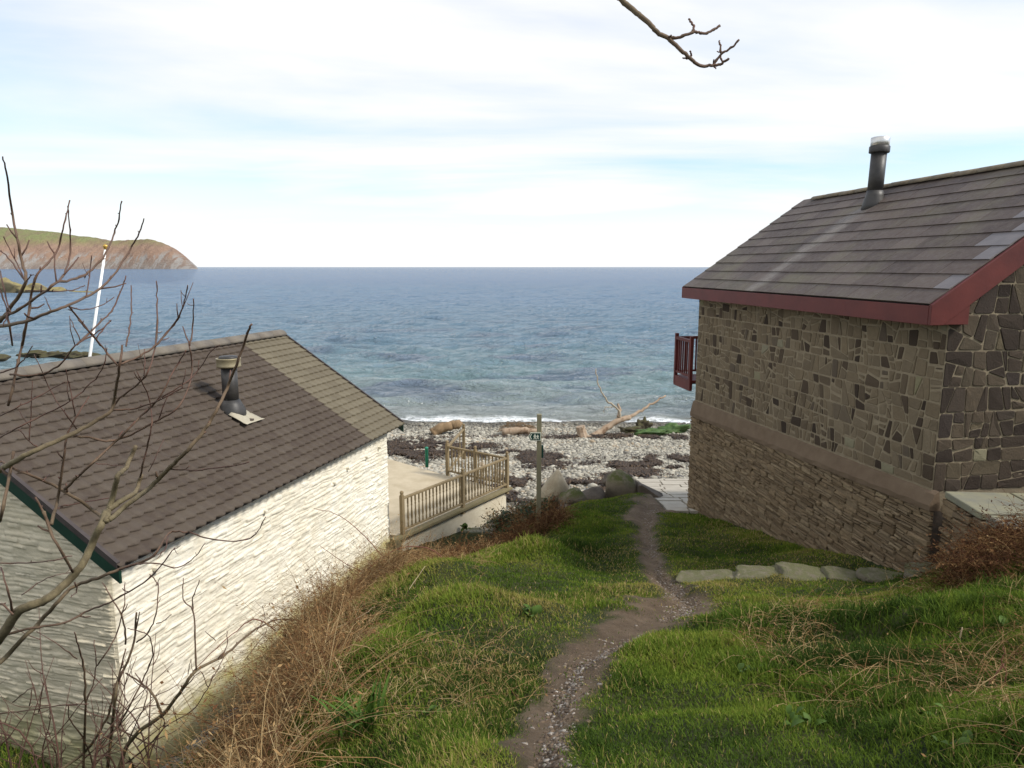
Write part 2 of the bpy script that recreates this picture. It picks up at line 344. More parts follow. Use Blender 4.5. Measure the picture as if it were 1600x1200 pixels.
# ---------------------------------------------------------------- headland across the bay
t = NT('heath_and_cliff')
sp = t.n('ShaderNodeSeparateXYZ'); t.l(t.pos, sp.inputs[0])
hz = t.math('ADD', t.math('DIVIDE', sp.outputs['Z'], 130.), t.math('MULTIPLY', t.math('SUBTRACT', t.noise(.012, 6, .65, stretch=(1,.4,1)), .5), .45))
col = t.ramp(hz, [(.0,(.25,.22,.20)),(.2,(.32,.26,.21)),(.34,(.36,.235,.165)),(.66,(.37,.25,.18)),(.8,(.29,.25,.13)),(.92,(.25,.265,.12))])
col = t.mix(t.ramp(t.noise(.035, 7, .7, stretch=(1,.4,.35)), [(.45,0.),(.62,.75)]), col, (.25,.17,.13))
col = t.mix(t.math('MULTIPLY', t.ramp(t.noise(.02, 6, .7, stretch=(1.6,.4,.35), rot=(0,.5,0)), [(.5,0.),(.56,1.)]), t.ramp(hz, [(.35,1.),(.55,0.)])), col, (.36,.33,.30))
HEATH = t.done(col, .95, t.bump(t.noise(.06, 8, .75), 1., 16.), spec=.1)
sil = np.array([(-900,345),(-400,338),(-150,346),(0,357),(50,361),(100,368),(150,375),(190,374),(230,374),(255,379),(280,388),(300,399),(312,408),(321,417)], float)
hx = np.linspace(-900, 321, 330); hh = np.interp(hx, sil[:,0], 417-sil[:,1])
D0 = 2600.0; dd = np.r_[np.linspace(0, 260, 46), np.linspace(290, 1400, 22)]
HX = (hx[None,:]-800)/1125*(D0+10)*np.ones((len(dd),1)); HY = D0+dd[:,None]-.05*(HX+900)+60*np.sin(HX/140)
HX = HX-dd[:,None]*.46
top = hh[None,:]/1125*(D0+230)
prof = smooth(0, 250, dd)[:,None]**.62
gul = fbm(HX/70, dd[:,None]/400+HX/300, 4)
HZ = (top+H)*np.clip(prof*(1+.16*gul*np.sin(prof*3.1)), 0, 1.06)-10*(1-prof)-1
HZ -= np.clip((dd[:,None]-600)/800, 0, 1)*30
HZ += prof*fbm(HX/22, dd[:,None]/45, 4)*6.0*(dd[:,None] < 700)
head = mesh_np('headland', np.c_[HX.ravel(), HY.ravel(), HZ.ravel()], grid_faces(len(hx), len(dd)), HEATH, None, None, True)
tag(head, kind='structure')

# ================================================================ stone pieces
def clip_poly(P, nx, ny, c):             # keep nx*x+ny*y <= c
    o = []
    for i in range(len(P)):
        a, b = P[i], P[(i+1) % len(P)]; da = nx*a[0]+ny*a[1]-c; db = nx*b[0]+ny*b[1]-c
        if da <= 0: o.append(a)
        if da*db < 0:
            s = da/(da-db); o.append((a[0]+s*(b[0]-a[0]), a[1]+s*(b[1]-a[1])))
    return o
def area(P): return .5*sum(P[i][0]*P[(i+1) % len(P)][1]-P[(i+1) % len(P)][0]*P[i][1] for i in range(len(P)))
def rubble(poly, ch, ln, rnd, slope=0., small=.25):
    """irregular courses of stones filling a convex outline; returns cell polygons"""
    a0 = min(p[0] for p in poly); a1 = max(p[0] for p in poly); b0 = min(p[1] for p in poly)-abs(slope)*(a1-a0); b1 = max(p[1] for p in poly)+abs(slope)*(a1-a0)
    S = []; b = b0
    while b < b1+ch:
        h = ch*rnd.uniform(.65, 1.35); a = a0-rnd.random()*ln
        while a < a1+ln:
            l = ln*rnd.uniform(.45, 1.6)
            if rnd.random() < small:
                S.append((a+l*.3, b+h*rnd.uniform(.15, .35))); S.append((a+l*.6, b+h*rnd.uniform(.65, .9)))
            else: S.append((a+l/2, b+h*rnd.uniform(.35, .65)))
            a += l
        b += h
    S = [(x, y+slope*(x-a0)) for x, y in S]
    k = ln/ch*.75; SA = np.array(S)*[1, k]; cells = []
    for i, s in enumerate(S):
        dd = ((SA-SA[i])**2).sum(1); idx = np.argsort(dd)[1:22]; P = list(poly)
        if dd[i] < 0: continue
        for j in idx:
            n_ = SA[j]-SA[i]; m = (SA[j]+SA[i])/2
            P = clip_poly(P, n_[0], n_[1]*k, n_@m)
            if len(P) < 3: break
        if len(P) >= 3 and abs(area(P)) > .0006: cells.append(P)
    return cells
def coursed(poly, ch, rnd, amax=.075, asp=1., slope=0.):
    """courses cut into angular random pieces"""
    a0 = min(p[0] for p in poly); a1 = max(p[0] for p in poly); b0 = min(p[1] for p in poly); b1 = max(p[1] for p in poly)
    out_ = []; b = b0; b1 = b1+abs(slope)*(a1-a0); b0 = b = b0-abs(slope)*(a1-a0)
    def cut(P, px, py, an): n_ = (math.cos(an), math.sin(an)); c_ = n_[0]*px+n_[1]*py; return clip_poly(P, n_[0], n_[1], c_), clip_poly(P, -n_[0], -n_[1], -c_)
    def rec(P, lim):
        if len(P) < 3 or abs(area(P)) < .0012: return
        if abs(area(P)) < lim: out_.append(P); return
        xs_ = [p[0] for p in P]; ys_ = [p[1] for p in P]; w_, h_ = max(xs_)-min(xs_), max(ys_)-min(ys_)
        an = rnd.gauss(0, .24*max(1, asp*.25)) if w_ > h_*asp*rnd.uniform(.7, 1.5) else math.pi/2+rnd.gauss(0, .20/asp)+slope
        A1, A2 = cut(P, min(xs_)+w_*rnd.uniform(.3,.7), min(ys_)+h_*rnd.uniform(.35,.65), an)
        for Q in (A1, A2): rec(Q, amax*rnd.uniform(.18, 1.1))
    ln_ = []
    while b < b1:
        h = ch*rnd.uniform(.75, 1.25); sl_ = slope+rnd.uniform(-.012, .012); P = clip_poly(poly, -sl_, 1, b+h-sl_*a0); 
        P = clip_poly(P, ln_[0], -1, ln_[1]) if ln_ else P
        ln_ = (sl_, -(b+h-sl_*a0)); b += h
        if len(P) >= 3: rec(P, amax*.9)
    return out_
def stone_mesh(P, gap, proud, bev, rnd, rough=.006, tilt=.25):
    if area(P) < 0: P = P[::-1]
    c = (sum(p[0] for p in P)/len(P), sum(p[1] for p in P)/len(P))
    Q = P; gap = gap*rnd.choice((.7,.9,1.,1.,1.3,1.9))
    for i in range(len(P)):              # inset every edge by the joint
        a, b = P[i], P[(i+1) % len(P)]; dx, dy = b[0]-a[0], b[1]-a[1]; L = math.hypot(dx, dy)
        if L < 1e-6: continue
        nx, ny = dy/L, -dx/L; Q = clip_poly(Q, nx, ny, nx*a[0]+ny*a[1]-gap*rnd.uniform(.6, 1.5))
        if len(Q) < 3: return None
    if abs(area(Q)) < .0004: return None
    R_ = []                              # knock the corners off
    for i in range(len(Q)):
        a, b, d_ = Q[i-1], Q[i], Q[(i+1) % len(Q)]
        R_.append((b[0]+(a[0]-b[0])*.09, b[1]+(a[1]-b[1])*.09)); R_.append((b[0]+(d_[0]-b[0])*.09, b[1]+(d_[1]-b[1])*.09))
    n = len(R_); pr = proud*rnd.uniform(.5, 1.5); ta, tb = rnd.uniform(-tilt, tilt)*pr*4, rnd.uniform(-tilt, tilt)*pr*4
    cx_, cy_ = sum(p[0] for p in R_)/n, sum(p[1] for p in R_)/n
    v = [(p[0], p[1], -.03) for p in R_]
    for fz, ins in ((.65, 0), (1., bev)):
        for p in R_:
            dx, dy = cx_-p[0], cy_-p[1]; L = math.hypot(dx, dy)+1e-6; k = min(ins/L, .6)
            v.append((p[0]+dx*k+rnd.uniform(-rough, rough)*.5, p[1]+dy*k+rnd.uniform(-rough, rough)*.5, pr*fz+(ta*(p[0]-cx_)+tb*(p[1]-cy_))*fz+rnd.uniform(-rough, rough)*.5))
    v.append((cx_, cy_, pr*1.12+rnd.uniform(-rough, rough)))
    f = [(r*n+i, r*n+(i+1) % n, (r+1)*n+(i+1) % n, (r+1)*n+i) for r in (0, 1) for i in range(n)]+[(2*n+i, 2*n+(i+1) % n, 3*n) for i in range(n)]
    return v, f
def lay_stones(cells, fn, parent, name, mat, gap, proud, bev, seed, keep=300, flip=False, rough=.006, tilt=.25, pick=None, mats=None):
    rnd = random.Random(seed); L = []
    for P in cells:
        m = stone_mesh(P, gap, proud, bev, rnd, rough, tilt)
        if not m: continue
        v = [fn(*p) for p in m[0]]; f = [tuple(reversed(x)) for x in m[1]] if flip else m[1]
        wv = parent.matrix_world @ Vector(v[-1]) if parent.parent is None else Vector(v[-1])
        L.append((abs(area(P))/max(1., (wv-cam_o.location).length)**2, v, f))
    L.sort(key=lambda e: -e[0])
    for _, v, f in L[:keep]: MB().add(v, f).build(name, mats[min(len(mats)-1, int(rnd.random()**2.2*len(mats)))] if mats else mat, parent)
    if len(L) > keep:
        mb = MB()
        for _, v, f in L[keep:]: mb.add(v, f)
        tag(mb.build('small_'+name+'s', mat, parent), kind='stuff')

def stone_mat(name, stops, nz=.5, lich=None, bump=.6):
    t = NT(name); c = t.ramp(t.rand(), stops)
    c = t.mix(t.math('MULTIPLY', t.ramp(t.noise(18, 7, .7), [(.3,0.),(.75,1.)]), nz), c, (.05,.043,.036))
    if lich: c = t.mix(t.ramp(t.noise(7, 6, .7), [(.60,0.),(.68,.8)]), c, lich)
    return t.done(c, .88, t.bump(t.noise(45, 6, .7), bump, .012), spec=.08)
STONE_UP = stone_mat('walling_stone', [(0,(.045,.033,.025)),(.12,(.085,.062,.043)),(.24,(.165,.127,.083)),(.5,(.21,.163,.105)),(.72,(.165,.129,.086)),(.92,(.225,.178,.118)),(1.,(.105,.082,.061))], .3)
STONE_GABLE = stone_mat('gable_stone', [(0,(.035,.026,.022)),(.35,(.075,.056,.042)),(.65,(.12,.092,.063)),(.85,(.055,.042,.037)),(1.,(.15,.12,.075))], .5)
STONE_LICH = stone_mat('lichened_stone', [(0,(.235,.21,.12)),(1,(.24,.22,.165))], .2)
STONE_LOW = stone_mat('slaty_rubble', [(0,(.16,.112,.066)),(.4,(.29,.212,.128)),(.75,(.225,.168,.106)),(1.,(.36,.275,.17))], .5, bump=.9)
MORTAR = simple('lime_mortar', (.195,.154,.099), (.275,.225,.152), 9, .95, .6, 60)
CEMENT = simple('brown_cement_band', (.125,.085,.053), (.175,.125,.081), 5, .9, .4, 50)
RED = simple('oxblood_paint', (.082,.013,.010), (.13,.023,.017), 3, .55, .12, 30, spec=.4)
FLAG = simple('mossy_flagstone', (.15,.15,.13), (.24,.225,.14), 3.5, .8, .4, 30)
ROCKDARK = simple('dark_packing', (.05,.04,.032), (.09,.07,.055), 9, .95, .6, 40)

# ================================================================ STONE COTTAGE (right)
SB = 5.3                                 # local z = height relative to the eye + SB
stone_house = tag(empty('stone_cottage', (4.474, 7.605, H-SB), R(8.5)), 'rubble stone cottage with grey slate roof and oxblood red trim, right of path', 'house')
bpy.context.view_layer.update()
zl = lambda r: r+SB
EV, RG, RUN, LEN = zl(-.38), zl(1.32), 2.44, 6.85
WX, Y0, Y1 = .27, .06, 6.72
# core of the walls
mb = MB()
prof = [(WX,0),(2*RUN-WX,0),(2*RUN-WX,EV+.12),(RUN,RG-.07),(WX,EV+.12)]
mb.add([(x, y, z) for y in (Y0, Y1) for x, z in prof], [(0,1,2,3,4),(9,8,7,6,5)]+[(i,5+i,5+(i+1) % 5,(i+1) % 5) for i in range(5)])
mb.build('wall', MORTAR, stone_house)
bt = lambda y: zl(-2.47-.21*y/6.7); bb = lambda y: zl(-2.68-.32*y/6.7)
cells = coursed([(Y0,bt(Y0)),(Y1,bt(Y1)),(Y1,EV-.02),(Y0,EV-.02)], .34, random.Random(3), .052)
lay_stones(cells, lambda a, b, d: (WX-d, a, b), stone_house, 'wall_stone', STONE_UP, .010, .008, .009, 4, 300, True, .004, .2, mats=[STONE_UP]*14+[STONE_LICH])
cells = coursed([(WX,zl(-2.5)),(2*RUN-WX,zl(-2.5)),(2*RUN-WX,EV+.05),(RUN,RG-.2),(WX,EV+.05)], .34, random.Random(9), .075)
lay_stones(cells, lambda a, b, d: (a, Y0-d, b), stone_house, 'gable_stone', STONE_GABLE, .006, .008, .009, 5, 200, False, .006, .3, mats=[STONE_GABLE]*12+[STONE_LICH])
# cement weathering band and battered rubble base
mb = MB(); ny = 40
for i in range(ny+1):
    y = -.03+(Y1+.06)*i/ny; jt = random.uniform(-.008, .008)
    mb.v += [(WX+.02, y, bt(y)+jt), (WX-.03+jt, y, bt(y)-.04), (WX-.085+jt, y, bb(y)+.05+jt), (WX-.08, y, bb(y)-.02), (WX+.05, y, bb(y)-.02)]
for i in range(ny):
    for k in range(4): mb.f.append((i*5+k, i*5+k+1, i*5+6+k, i*5+5+k))
mb.f += [(4,3,2,1,0), tuple(ny*5+k for k in range(5))]
mb.build('weathering_band', CEMENT, stone_house)
MB().add([(WX-.035,-.03,0),(WX-.02,-.03,bb(0)-.02),(WX-.02,Y1+.06,bb(Y1)-.02),(WX-.035,Y1+.06,0),(WX+.5,-.03,0),(WX+.5,-.03,bb(0)-.02),(WX+.5,Y1+.06,bb(Y1)-.02),(WX+.5,Y1+.06,0)],
   [(0,1,2,3),(7,6,5,4),(0,4,5,1),(3,2,6,7),(1,5,6,2)]).build('base_wall', ROCKDARK, stone_house)
cells = coursed([(-.03,zl(-3.9)),(2.3,zl(-4.9)),(Y1+.06,zl(-5.25)),(Y1+.06,bb(Y1)-.025),(-.03,bb(0)-.025)], .15, random.Random(21), .026, 4.5, .03)
lay_stones(cells, lambda a, b, d: (WX-.03-d*.9, a, b), stone_house, 'rubble_stone', STONE_LOW, .004, .03, .008, 6, 300, True, .012, .35)
# roof deck, slates
mb = MB(); sl = math.hypot(RUN, RG-EV); TH = .05
mb.add([(x, y, z) for y in (.0, LEN) for x, z in ((0,EV-.045),(RUN,RG-.045),(2*RUN,EV-.045),(2*RUN,EV-.095),(RUN,RG-.095),(0,EV-.095))], [(0,1,2,3,4,5),(11,10,9,8,7,6),(0,6,7,1),(1,7,8,2),(2,8,9,3),(3,9,10,4),(4,10,11,5),(5,11,6,0)])
mb.build('roof_deck', simple('roof_boards', (.06,.05,.045), (.09,.08,.07)), stone_house)
t = NT('roof_slate')
rd = t.rand(); c = t.ramp(rd, [(0,(.074,.055,.047)),(.3,(.102,.077,.065)),(.55,(.084,.063,.054)),(.8,(.112,.086,.073)),(1.,(.128,.10,.084))])
tcn = t.n('ShaderNodeTexCoord'); vt = t.n('ShaderNodeVectorTransform', vector_type='POINT', convert_from='WORLD', convert_to='WORLD')
c = t.mix(t.math('MULTIPLY', t.ramp(t.noise(9, 7, .7, stretch=(1,1,1)), [(.42,0.),(.72,1.)]), .55), c, (.15,.128,.105))
# pale wash down the slope below the flue: distance across the run of water (house's long axis)
dt = t.n('ShaderNodeVectorMath', operation='DOT_PRODUCT'); t.l(t.pos, dt.inputs[0]); dt.inputs[1].default_value = (-math.sin(R(8.5)), math.cos(R(8.5)), 0)
ylong = t.math('SUBTRACT', dt.outputs['Value'], 4.474*-math.sin(R(8.5))+7.605*math.cos(R(8.5)))
dist = t.math('ABSOLUTE', t.math('ADD', t.math('SUBTRACT', ylong, 4.05), t.math('MULTIPLY', t.math('SUBTRACT', t.noise(2.2, 4), .5), .5)))
sz = t.n('ShaderNodeSeparateXYZ'); t.l(t.pos, sz.inputs[0])
below = t.math('LESS_THAN', sz.outputs['Z'], H+1.0)
wash = t.math('MULTIPLY', t.math('MULTIPLY', t.ramp(dist, [(.06,.75),(.26,0.)]), below), t.ramp(t.noise(14, 5, .7), [(.3,.35),(.6,1.)]))
c = t.mix(wash, c, (.24,.215,.19))
moss = t.math('MULTIPLY', t.ramp(t.noise(1.1, 5), [(.5,0.),(.68,.55)]), t.ramp(ylong, [(.5,.0),(.95,1.)]))
c = t.mix(moss, c, (.15,.135,.085))
SLATE = t.done(c, t.ramp(t.noise(20, 4), [(.3,.5),(.7,.72)]), t.bump(t.noise(38, 6, .7, stretch=(1,1,1)), .35, .01), spec=.2)
SLATE_L = simple('pale_replacement_slate', (.135,.118,.114), (.175,.155,.148), 8, .5, .25, 40, spec=.45)
def slate_me(wd, ln):
    g = .003; mb = MB()
    mb.add([(g,0,.018),(wd-g,0,.018),(wd-g,ln,.004),(g,ln,.004),(g,.004,.004),(wd-g,.004,.004),(wd-g,ln,-.006),(g,ln,-.006)], [(0,1,2,3),(4,7,6,5),(0,4,5,1),(1,5,6,2),(2,6,7,3),(3,7,4,0)])
    o = mb.build('roof_slate', SLATE, stone_house); return o
ex = sl/11.; SW = LEN/14.
AX = Vector((0,-1,0)); AY = Vector((RUN,0,RG-EV)).normalized(); AZ = AX.cross(AY)
pf = slate_me(SW, ex+.05); ph = slate_me(SW/2, ex+.05); first = {id(pf.data): pf, id(ph.data): ph}
pale = {(0,0),(1,0),(2,0),(3,0),(4,0),(1,1),(3,1)}
for r_ in range(11):
    segs = [(i*SW, SW) for i in range(14)] if r_ % 2 == 0 else [(0, SW/2)]+[(SW/2+i*SW, SW) for i in range(13)]+[(LEN-SW/2, SW/2)]
    for k, (a, wd) in enumerate(segs):
        o_ = Vector((0, LEN-a, EV))+AY*(r_*ex-.03+random.uniform(-.003,.003))+AZ*random.uniform(0,.003)
        M = Matrix((AX, AY, AZ)).transposed().to_4x4(); M.translation = o_
        M = M @ Matrix.Rotation(random.uniform(-.004,.004), 4, 'Z')
        src = pf if wd == SW else ph
        if id(src.data) in first: ob = first.pop(id(src.data)); ob.matrix_local = M
        else: ob = link_copy('roof_slate', src.data, stone_house, M)
        kn = len(segs)-1-k
        if (r_ in (1,3,4,5,6) and kn == 0):
            ob.material_slots[0].link = 'OBJECT'; ob.material_slots[0].material = SLATE_L
RIDGE = simple('weathered_ridge', (.14,.11,.075), (.23,.19,.135), 8, .9, .5, 40)
def half_round(len_, r0, th=.02, n=7):
    mb = MB(); vs = []
    for y in (0, len_):
        for rr in (r0, r0-th):
            for i in range(n): a = math.pi*(i/(n-1)); vs.append((rr*math.cos(a)*1.15, y, rr*math.sin(a)*.8))
    fs = []
    for i in range(n-1): fs += [(i,i+1,2*n+i+1,2*n+i), (n+i+1,n+i,3*n+i,3*n+i+1), (i,n+i,n+i+1,i+1), (2*n+i,2*n+i+1,3*n+i+1,3*n+i)]
    fs += [(0,2*n,3*n,n), (n-1,2*n-1,4*n-1,3*n-1)]
    return mb.add(vs, fs)
rme = None
for i in range(14):
    M = Matrix.Translation((RUN, -.02+i*.46, RG-.03+random.uniform(-.004,.004))) @ Matrix.Rotation(random.uniform(-.01,.01), 4, 'Z')
    if rme is None: o = half_round(.45, .10).build('ridge_tile', RIDGE, stone_house, True); rme = o.data; o.matrix_local = M
    else: link_copy('ridge_tile', rme, stone_house, M)
# red trim
MB().box(-.035, -.008, .0, LEN, EV-.235, EV-.028).build('fascia', RED, stone_house, bevel=.004)
MB().box(-.006, WX+.06, .01, LEN-.01, EV-.225, EV-.19).build('soffit', RED, stone_house)
for y in (-.045, LEN+.005):
    mb = MB(); dn = .25
    mb.add([(x, yy, z) for yy in (y, y+.04) for x, z in ((-.035,EV-.02),(RUN,RG-.02),(2*RUN+.035,EV-.02),(2*RUN+.035,EV-.235),(2*RUN-.12,EV-.235),(RUN,RG-.02-dn),(.12,EV-.235),(-.035,EV-.235))],
        [(0,1,5,6,7),(1,2,3,4,5),(15,14,13,9,8),(13,12,11,10,9)]+[(i,8+i,8+(i+1) % 8,(i+1) % 8) for i in range(8)])
    mb.build('bargeboard', RED, stone_house, bevel=.004)
MB().box(.10, WX+.16, -.03, .055, EV-.232, EV-.02).build('eaves_box', RED, stone_house, bevel=.004)
# flue
BLACK = simple('flue_black', (.022,.021,.020), (.055,.05,.046), 6, .5, .15, 40, spec=.45)
STEEL = simple('bright_steel', (.55,.54,.52), (.75,.74,.71), 5, .35, .1, 30, metal=.85)
fx, fy, fz_ = 2.0, 3.98, EV+(2.0/RUN)*(RG-EV)
fl = empty('flue', (fx, fy, fz_)); fl.parent = stone_house; fl.rotation_euler = (0, R(1.6), 0)
MB().lathe([(.19,-.14),(.17,.0),(.135,.12),(.125,.2)], 18).build('collar', BLACK, fl, True)
MB().lathe([(.118,.1),(.118,.80)], 18).build('pipe', BLACK, fl, True)
MB().lathe([(.15,.79),(.155,.80),(.155,.885),(.15,.89)], 18).build('clamp_ring', BLACK, fl, True)
MB().lathe([(.10,.88),(.14,.90),(.142,1.02),(.12,1.03),(.115,.96)], 18).build('cowl', STEEL, fl, True)
# balcony on the seaward gable
bal = empty('balcony', (WX-.06, Y1+.1, zl(-2.3))); bal.parent = stone_house
BW, BD, BH = 4.5, .86, .84
MB().box(0, BW, 0, BD, -.04, 0).build('deck', RED, bal)
MB().box(-.03, .02, 0, BD+.03, -.22, -.005).box(0, BW, BD, BD+.04, -.22, -.005).build('edge_beam', RED, bal)
for x, y in ((0, BD), (1.5, BD), (3.0, BD), (BW-.05, BD), (0, .05)): MB().box(x-.035, x+.035, y-.035, y+.035, -.2, BH+.06).build('post', RED, bal, bevel=.006)
MB().box(-.03, .03, .08, BD-.03, BH-.07, BH-.01).box(.03, BW, BD-.03, BD+.03, BH-.07, BH-.01).build('handrail', RED, bal)
MB().box(-.02, .02, .08, BD-.03, .06, .1).box(.03, BW, BD-.02, BD+.02, .06, .1).build('bottom_rail', RED, bal)
bme = None
for x, y in [(0, .16+i*.11) for i in range(6)]+[(.1+i*.115, BD) for i in range(37)]:
    if bme is None: o = MB().box(-.014, .014, -.014, .014, .1, BH-.07).build('baluster', RED, bal); bme = o.data; o.location = (x, y, 0)
    else: link_copy('baluster', bme, bal, Matrix.Translation((x, y, 0)))
# flagged platform in front of the gable
pz = H-2.42; p1 = atZ(1484, 764, pz); p2 = atZ(1600, 832, pz); dv = (p2-p1).normalized(); nv = Vector((dv.y, -dv.x, 0))
if nv.x < 0: nv = -nv
plat = tag(empty('flagged_platform', (p1.x, p1.y, pz-1.6)), 'mossy flagstone platform on rubble wall beside the stone gable', 'platform')
plat.rotation_euler = (0, 0, math.atan2(dv.y, dv.x)); bpy.context.view_layer.update()
sgn = 1 if (Matrix.Rotation(math.atan2(dv.y, dv.x), 3, 'Z') @ Vector((0,1,0))).dot(nv) > 0 else -1
PL = 3.2
MB().box(.03, PL, min(sgn*.05, sgn*2.2), max(sgn*.05, sgn*2.2), 0, 1.5).build('core', ROCKDARK, plat)
rp = random.Random(4)
for i, (a, b) in enumerate(((0,.75),(.76,1.5),(1.51,2.3),(2.31,PL))):
    for (c0, c1) in ((-.06,.62),(.63,1.4),(1.41,2.2)):
        y0, y1 = sorted((sgn*c0, sgn*c1)); j = rp.uniform(-.04, .04)
        MB().box(a+.006+(j if i else 0), b-.006+j, y0+.006, y1-.006, 1.5, 1.575+rp.uniform(0,.015)).build('flagstone', FLAG, plat, bevel=.012)
cells = coursed([(-.05,.0),(PL,0),(PL,1.49),(-.05,1.49)], .16, random.Random(5), .03, 4., -.03)
lay_stones(cells, lambda a, b, d: (a, -sgn*d, b), plat, 'rubble_stone', STONE_LOW, .006, .04, .012, 8, 120, sgn < 0, .012, .35)

# ================================================================ WHITE COTTAGE (left)
WB = 6.1
white_house = tag(empty('white_cottage', (-4.556, 7.776, H-WB), R(-15.74)), 'whitewashed stone cottage with brown grey wavy tiled roof, left below the bank', 'house')
bpy.context.view_layer.update()
WEV, WRG, WRUN, WLEN = 2.7, 4.62, 2.95, 7.85
def whitewash(name, stain_shade, algae):       # stain, algae: amount of each; the first also tints in the gable's shade
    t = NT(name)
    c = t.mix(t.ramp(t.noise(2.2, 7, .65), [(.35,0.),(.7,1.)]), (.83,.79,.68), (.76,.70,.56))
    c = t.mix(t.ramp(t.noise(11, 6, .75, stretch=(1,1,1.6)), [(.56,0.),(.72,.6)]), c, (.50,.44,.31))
    c = t.mix(t.ramp(t.noise(.9, 7, .7, stretch=(1,1,.6)), [(.46-.25*stain_shade,.5*stain_shade),(.7,.55+.25*stain_shade)]), c, (.60,.52,.36))
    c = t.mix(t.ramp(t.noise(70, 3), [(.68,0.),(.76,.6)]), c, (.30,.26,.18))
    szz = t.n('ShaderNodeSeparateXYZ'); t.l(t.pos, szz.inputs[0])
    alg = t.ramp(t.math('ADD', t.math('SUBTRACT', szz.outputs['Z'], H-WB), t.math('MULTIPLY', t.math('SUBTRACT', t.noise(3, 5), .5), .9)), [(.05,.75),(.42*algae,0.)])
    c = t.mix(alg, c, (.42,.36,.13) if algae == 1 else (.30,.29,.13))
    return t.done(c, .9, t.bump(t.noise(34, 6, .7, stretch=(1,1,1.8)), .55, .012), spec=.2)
WHITEW = whitewash('whitewash', 0., 1.); WHITEG = whitewash('whitewash_algae_shade', 1., 2.)   # near gable: algae and grime, with its shade tinted into the wash
def slaty_relief(A, B, seed):            # ragged thin courses under whitewash
    rg = np.random.default_rng(seed); D = np.zeros_like(A)
    Bw = B+.055*fbm(A*1.1+seed, B*1.3, 3)+.018*fbm(A*5, B*5+seed, 2)
    hs = []; b = -.3
    while b < 5.2: hs.append(b); b += rg.uniform(.028, .085)
    hs = np.array(hs); ri = np.clip(np.searchsorted(hs, Bw)-1, 0, len(hs)-2); fr = (Bw-hs[ri])/(hs[ri+1]-hs[ri]); thk = hs[ri+1]-hs[ri]
    off = rg.random(len(hs))*3; ln = rg.uniform(.16, .5, len(hs))
    s = (A+off[ri]+.05*fbm(A*3, B*9, 2))/ln[ri]; si = np.floor(s).astype(int); fs = s-si
    hv = _T[(ri*7+seed) % 64, (si*13) % 64]; pr = hv*.024
    edge = np.minimum(np.minimum(fs, 1-fs)*ln[ri], np.minimum(fr*.75, (1-fr)*1.6)*thk)
    D = pr*smooth(0, .014, edge)+.016*fbm(A*7, B*16, 3)+.02*fbm(A*1.5, B*2.2+3, 3)
    return D+.006*(hv > .9)
def relief_wall(name, a0, a1, top, fn, parent, mat, seed, da=.016, db=.013, z0=-.25):
    na = int((a1-a0)/da); zt = max(top(a0), top(a1), top((a0+a1)/2)); nb_ = int((zt-z0)/db)
    a = np.linspace(a0, a1, na); v = np.linspace(0, 1, nb_); A, Vv = np.meshgrid(a, v); T = np.vectorize(top)(a)[None,:]; B = z0+Vv*(T-z0)
    D = slaty_relief(A, B, seed)
    e = smooth(0, .05, np.minimum(A-a0, a1-A)); D = D*e-.02*(1-e)
    return mesh_np(name, fn(A.ravel(), B.ravel(), D.ravel()), grid_faces(na, nb_), mat, parent, None, True)
WWX, WY0, WY1 = -.20, .05, 7.55
relief_wall('wall', WY0, WY1, lambda y: 2.74, lambda a, b, d: np.c_[WWX-.02+d, a, b], white_house, WHITEW, 3)
pk = lambda x: WEV+.02+(min(-x, 2*WRUN+x))/WRUN*(WRG-WEV)-.02
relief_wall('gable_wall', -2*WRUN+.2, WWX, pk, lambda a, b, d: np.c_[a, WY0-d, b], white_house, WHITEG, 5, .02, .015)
mb = MB(); prof = [(WWX-.04,-.25),(WWX-.04,WEV+.05),(-WRUN,WRG-.08),(-2*WRUN+.24,WEV+.05),(-2*WRUN+.24,-.25)]
mb.add([(x, y, z) for y in (WY0+.03, WY1-.02) for x, z in prof], [(0,1,2,3,4),(9,8,7,6,5)]+[(i,5+i,5+(i+1) % 5,(i+1) % 5) for i in range(5)])
mb.build('wall_core', WHITEW, white_house)
FOOT = simple('lichened_footing', (.36,.31,.10), (.46,.42,.28), 5, .95, .6, 30)
mb = MB(); nn = 60
for i in range(nn+1):
    y = WY0+.02+(WY1-WY0-.04)*i/nn; j = random.uniform(-.012,.012)
    mb.v += [(WWX, y, .16+j), (WWX+.05+j, y, .11+j), (WWX+.10+j, y, -.02), (WWX+.11, y, -.4)]
for i in range(nn):
    for k in range(3): mb.f.append((i*4+k, i*4+k+1, i*4+5+k, i*4+4+k))
mb.build('footing', FOOT, white_house)
for y, z in ((.75,2.30),(3.05,2.28),(5.2,2.1),(5.72,2.24),(6.5,2.26),(7.1,2.31)):
    MB().box(WWX-.05, WWX+.06, y-.03, y+.025, z-.025, z+.03).build('wall_peg', WHITEW, white_house, bevel=.014)
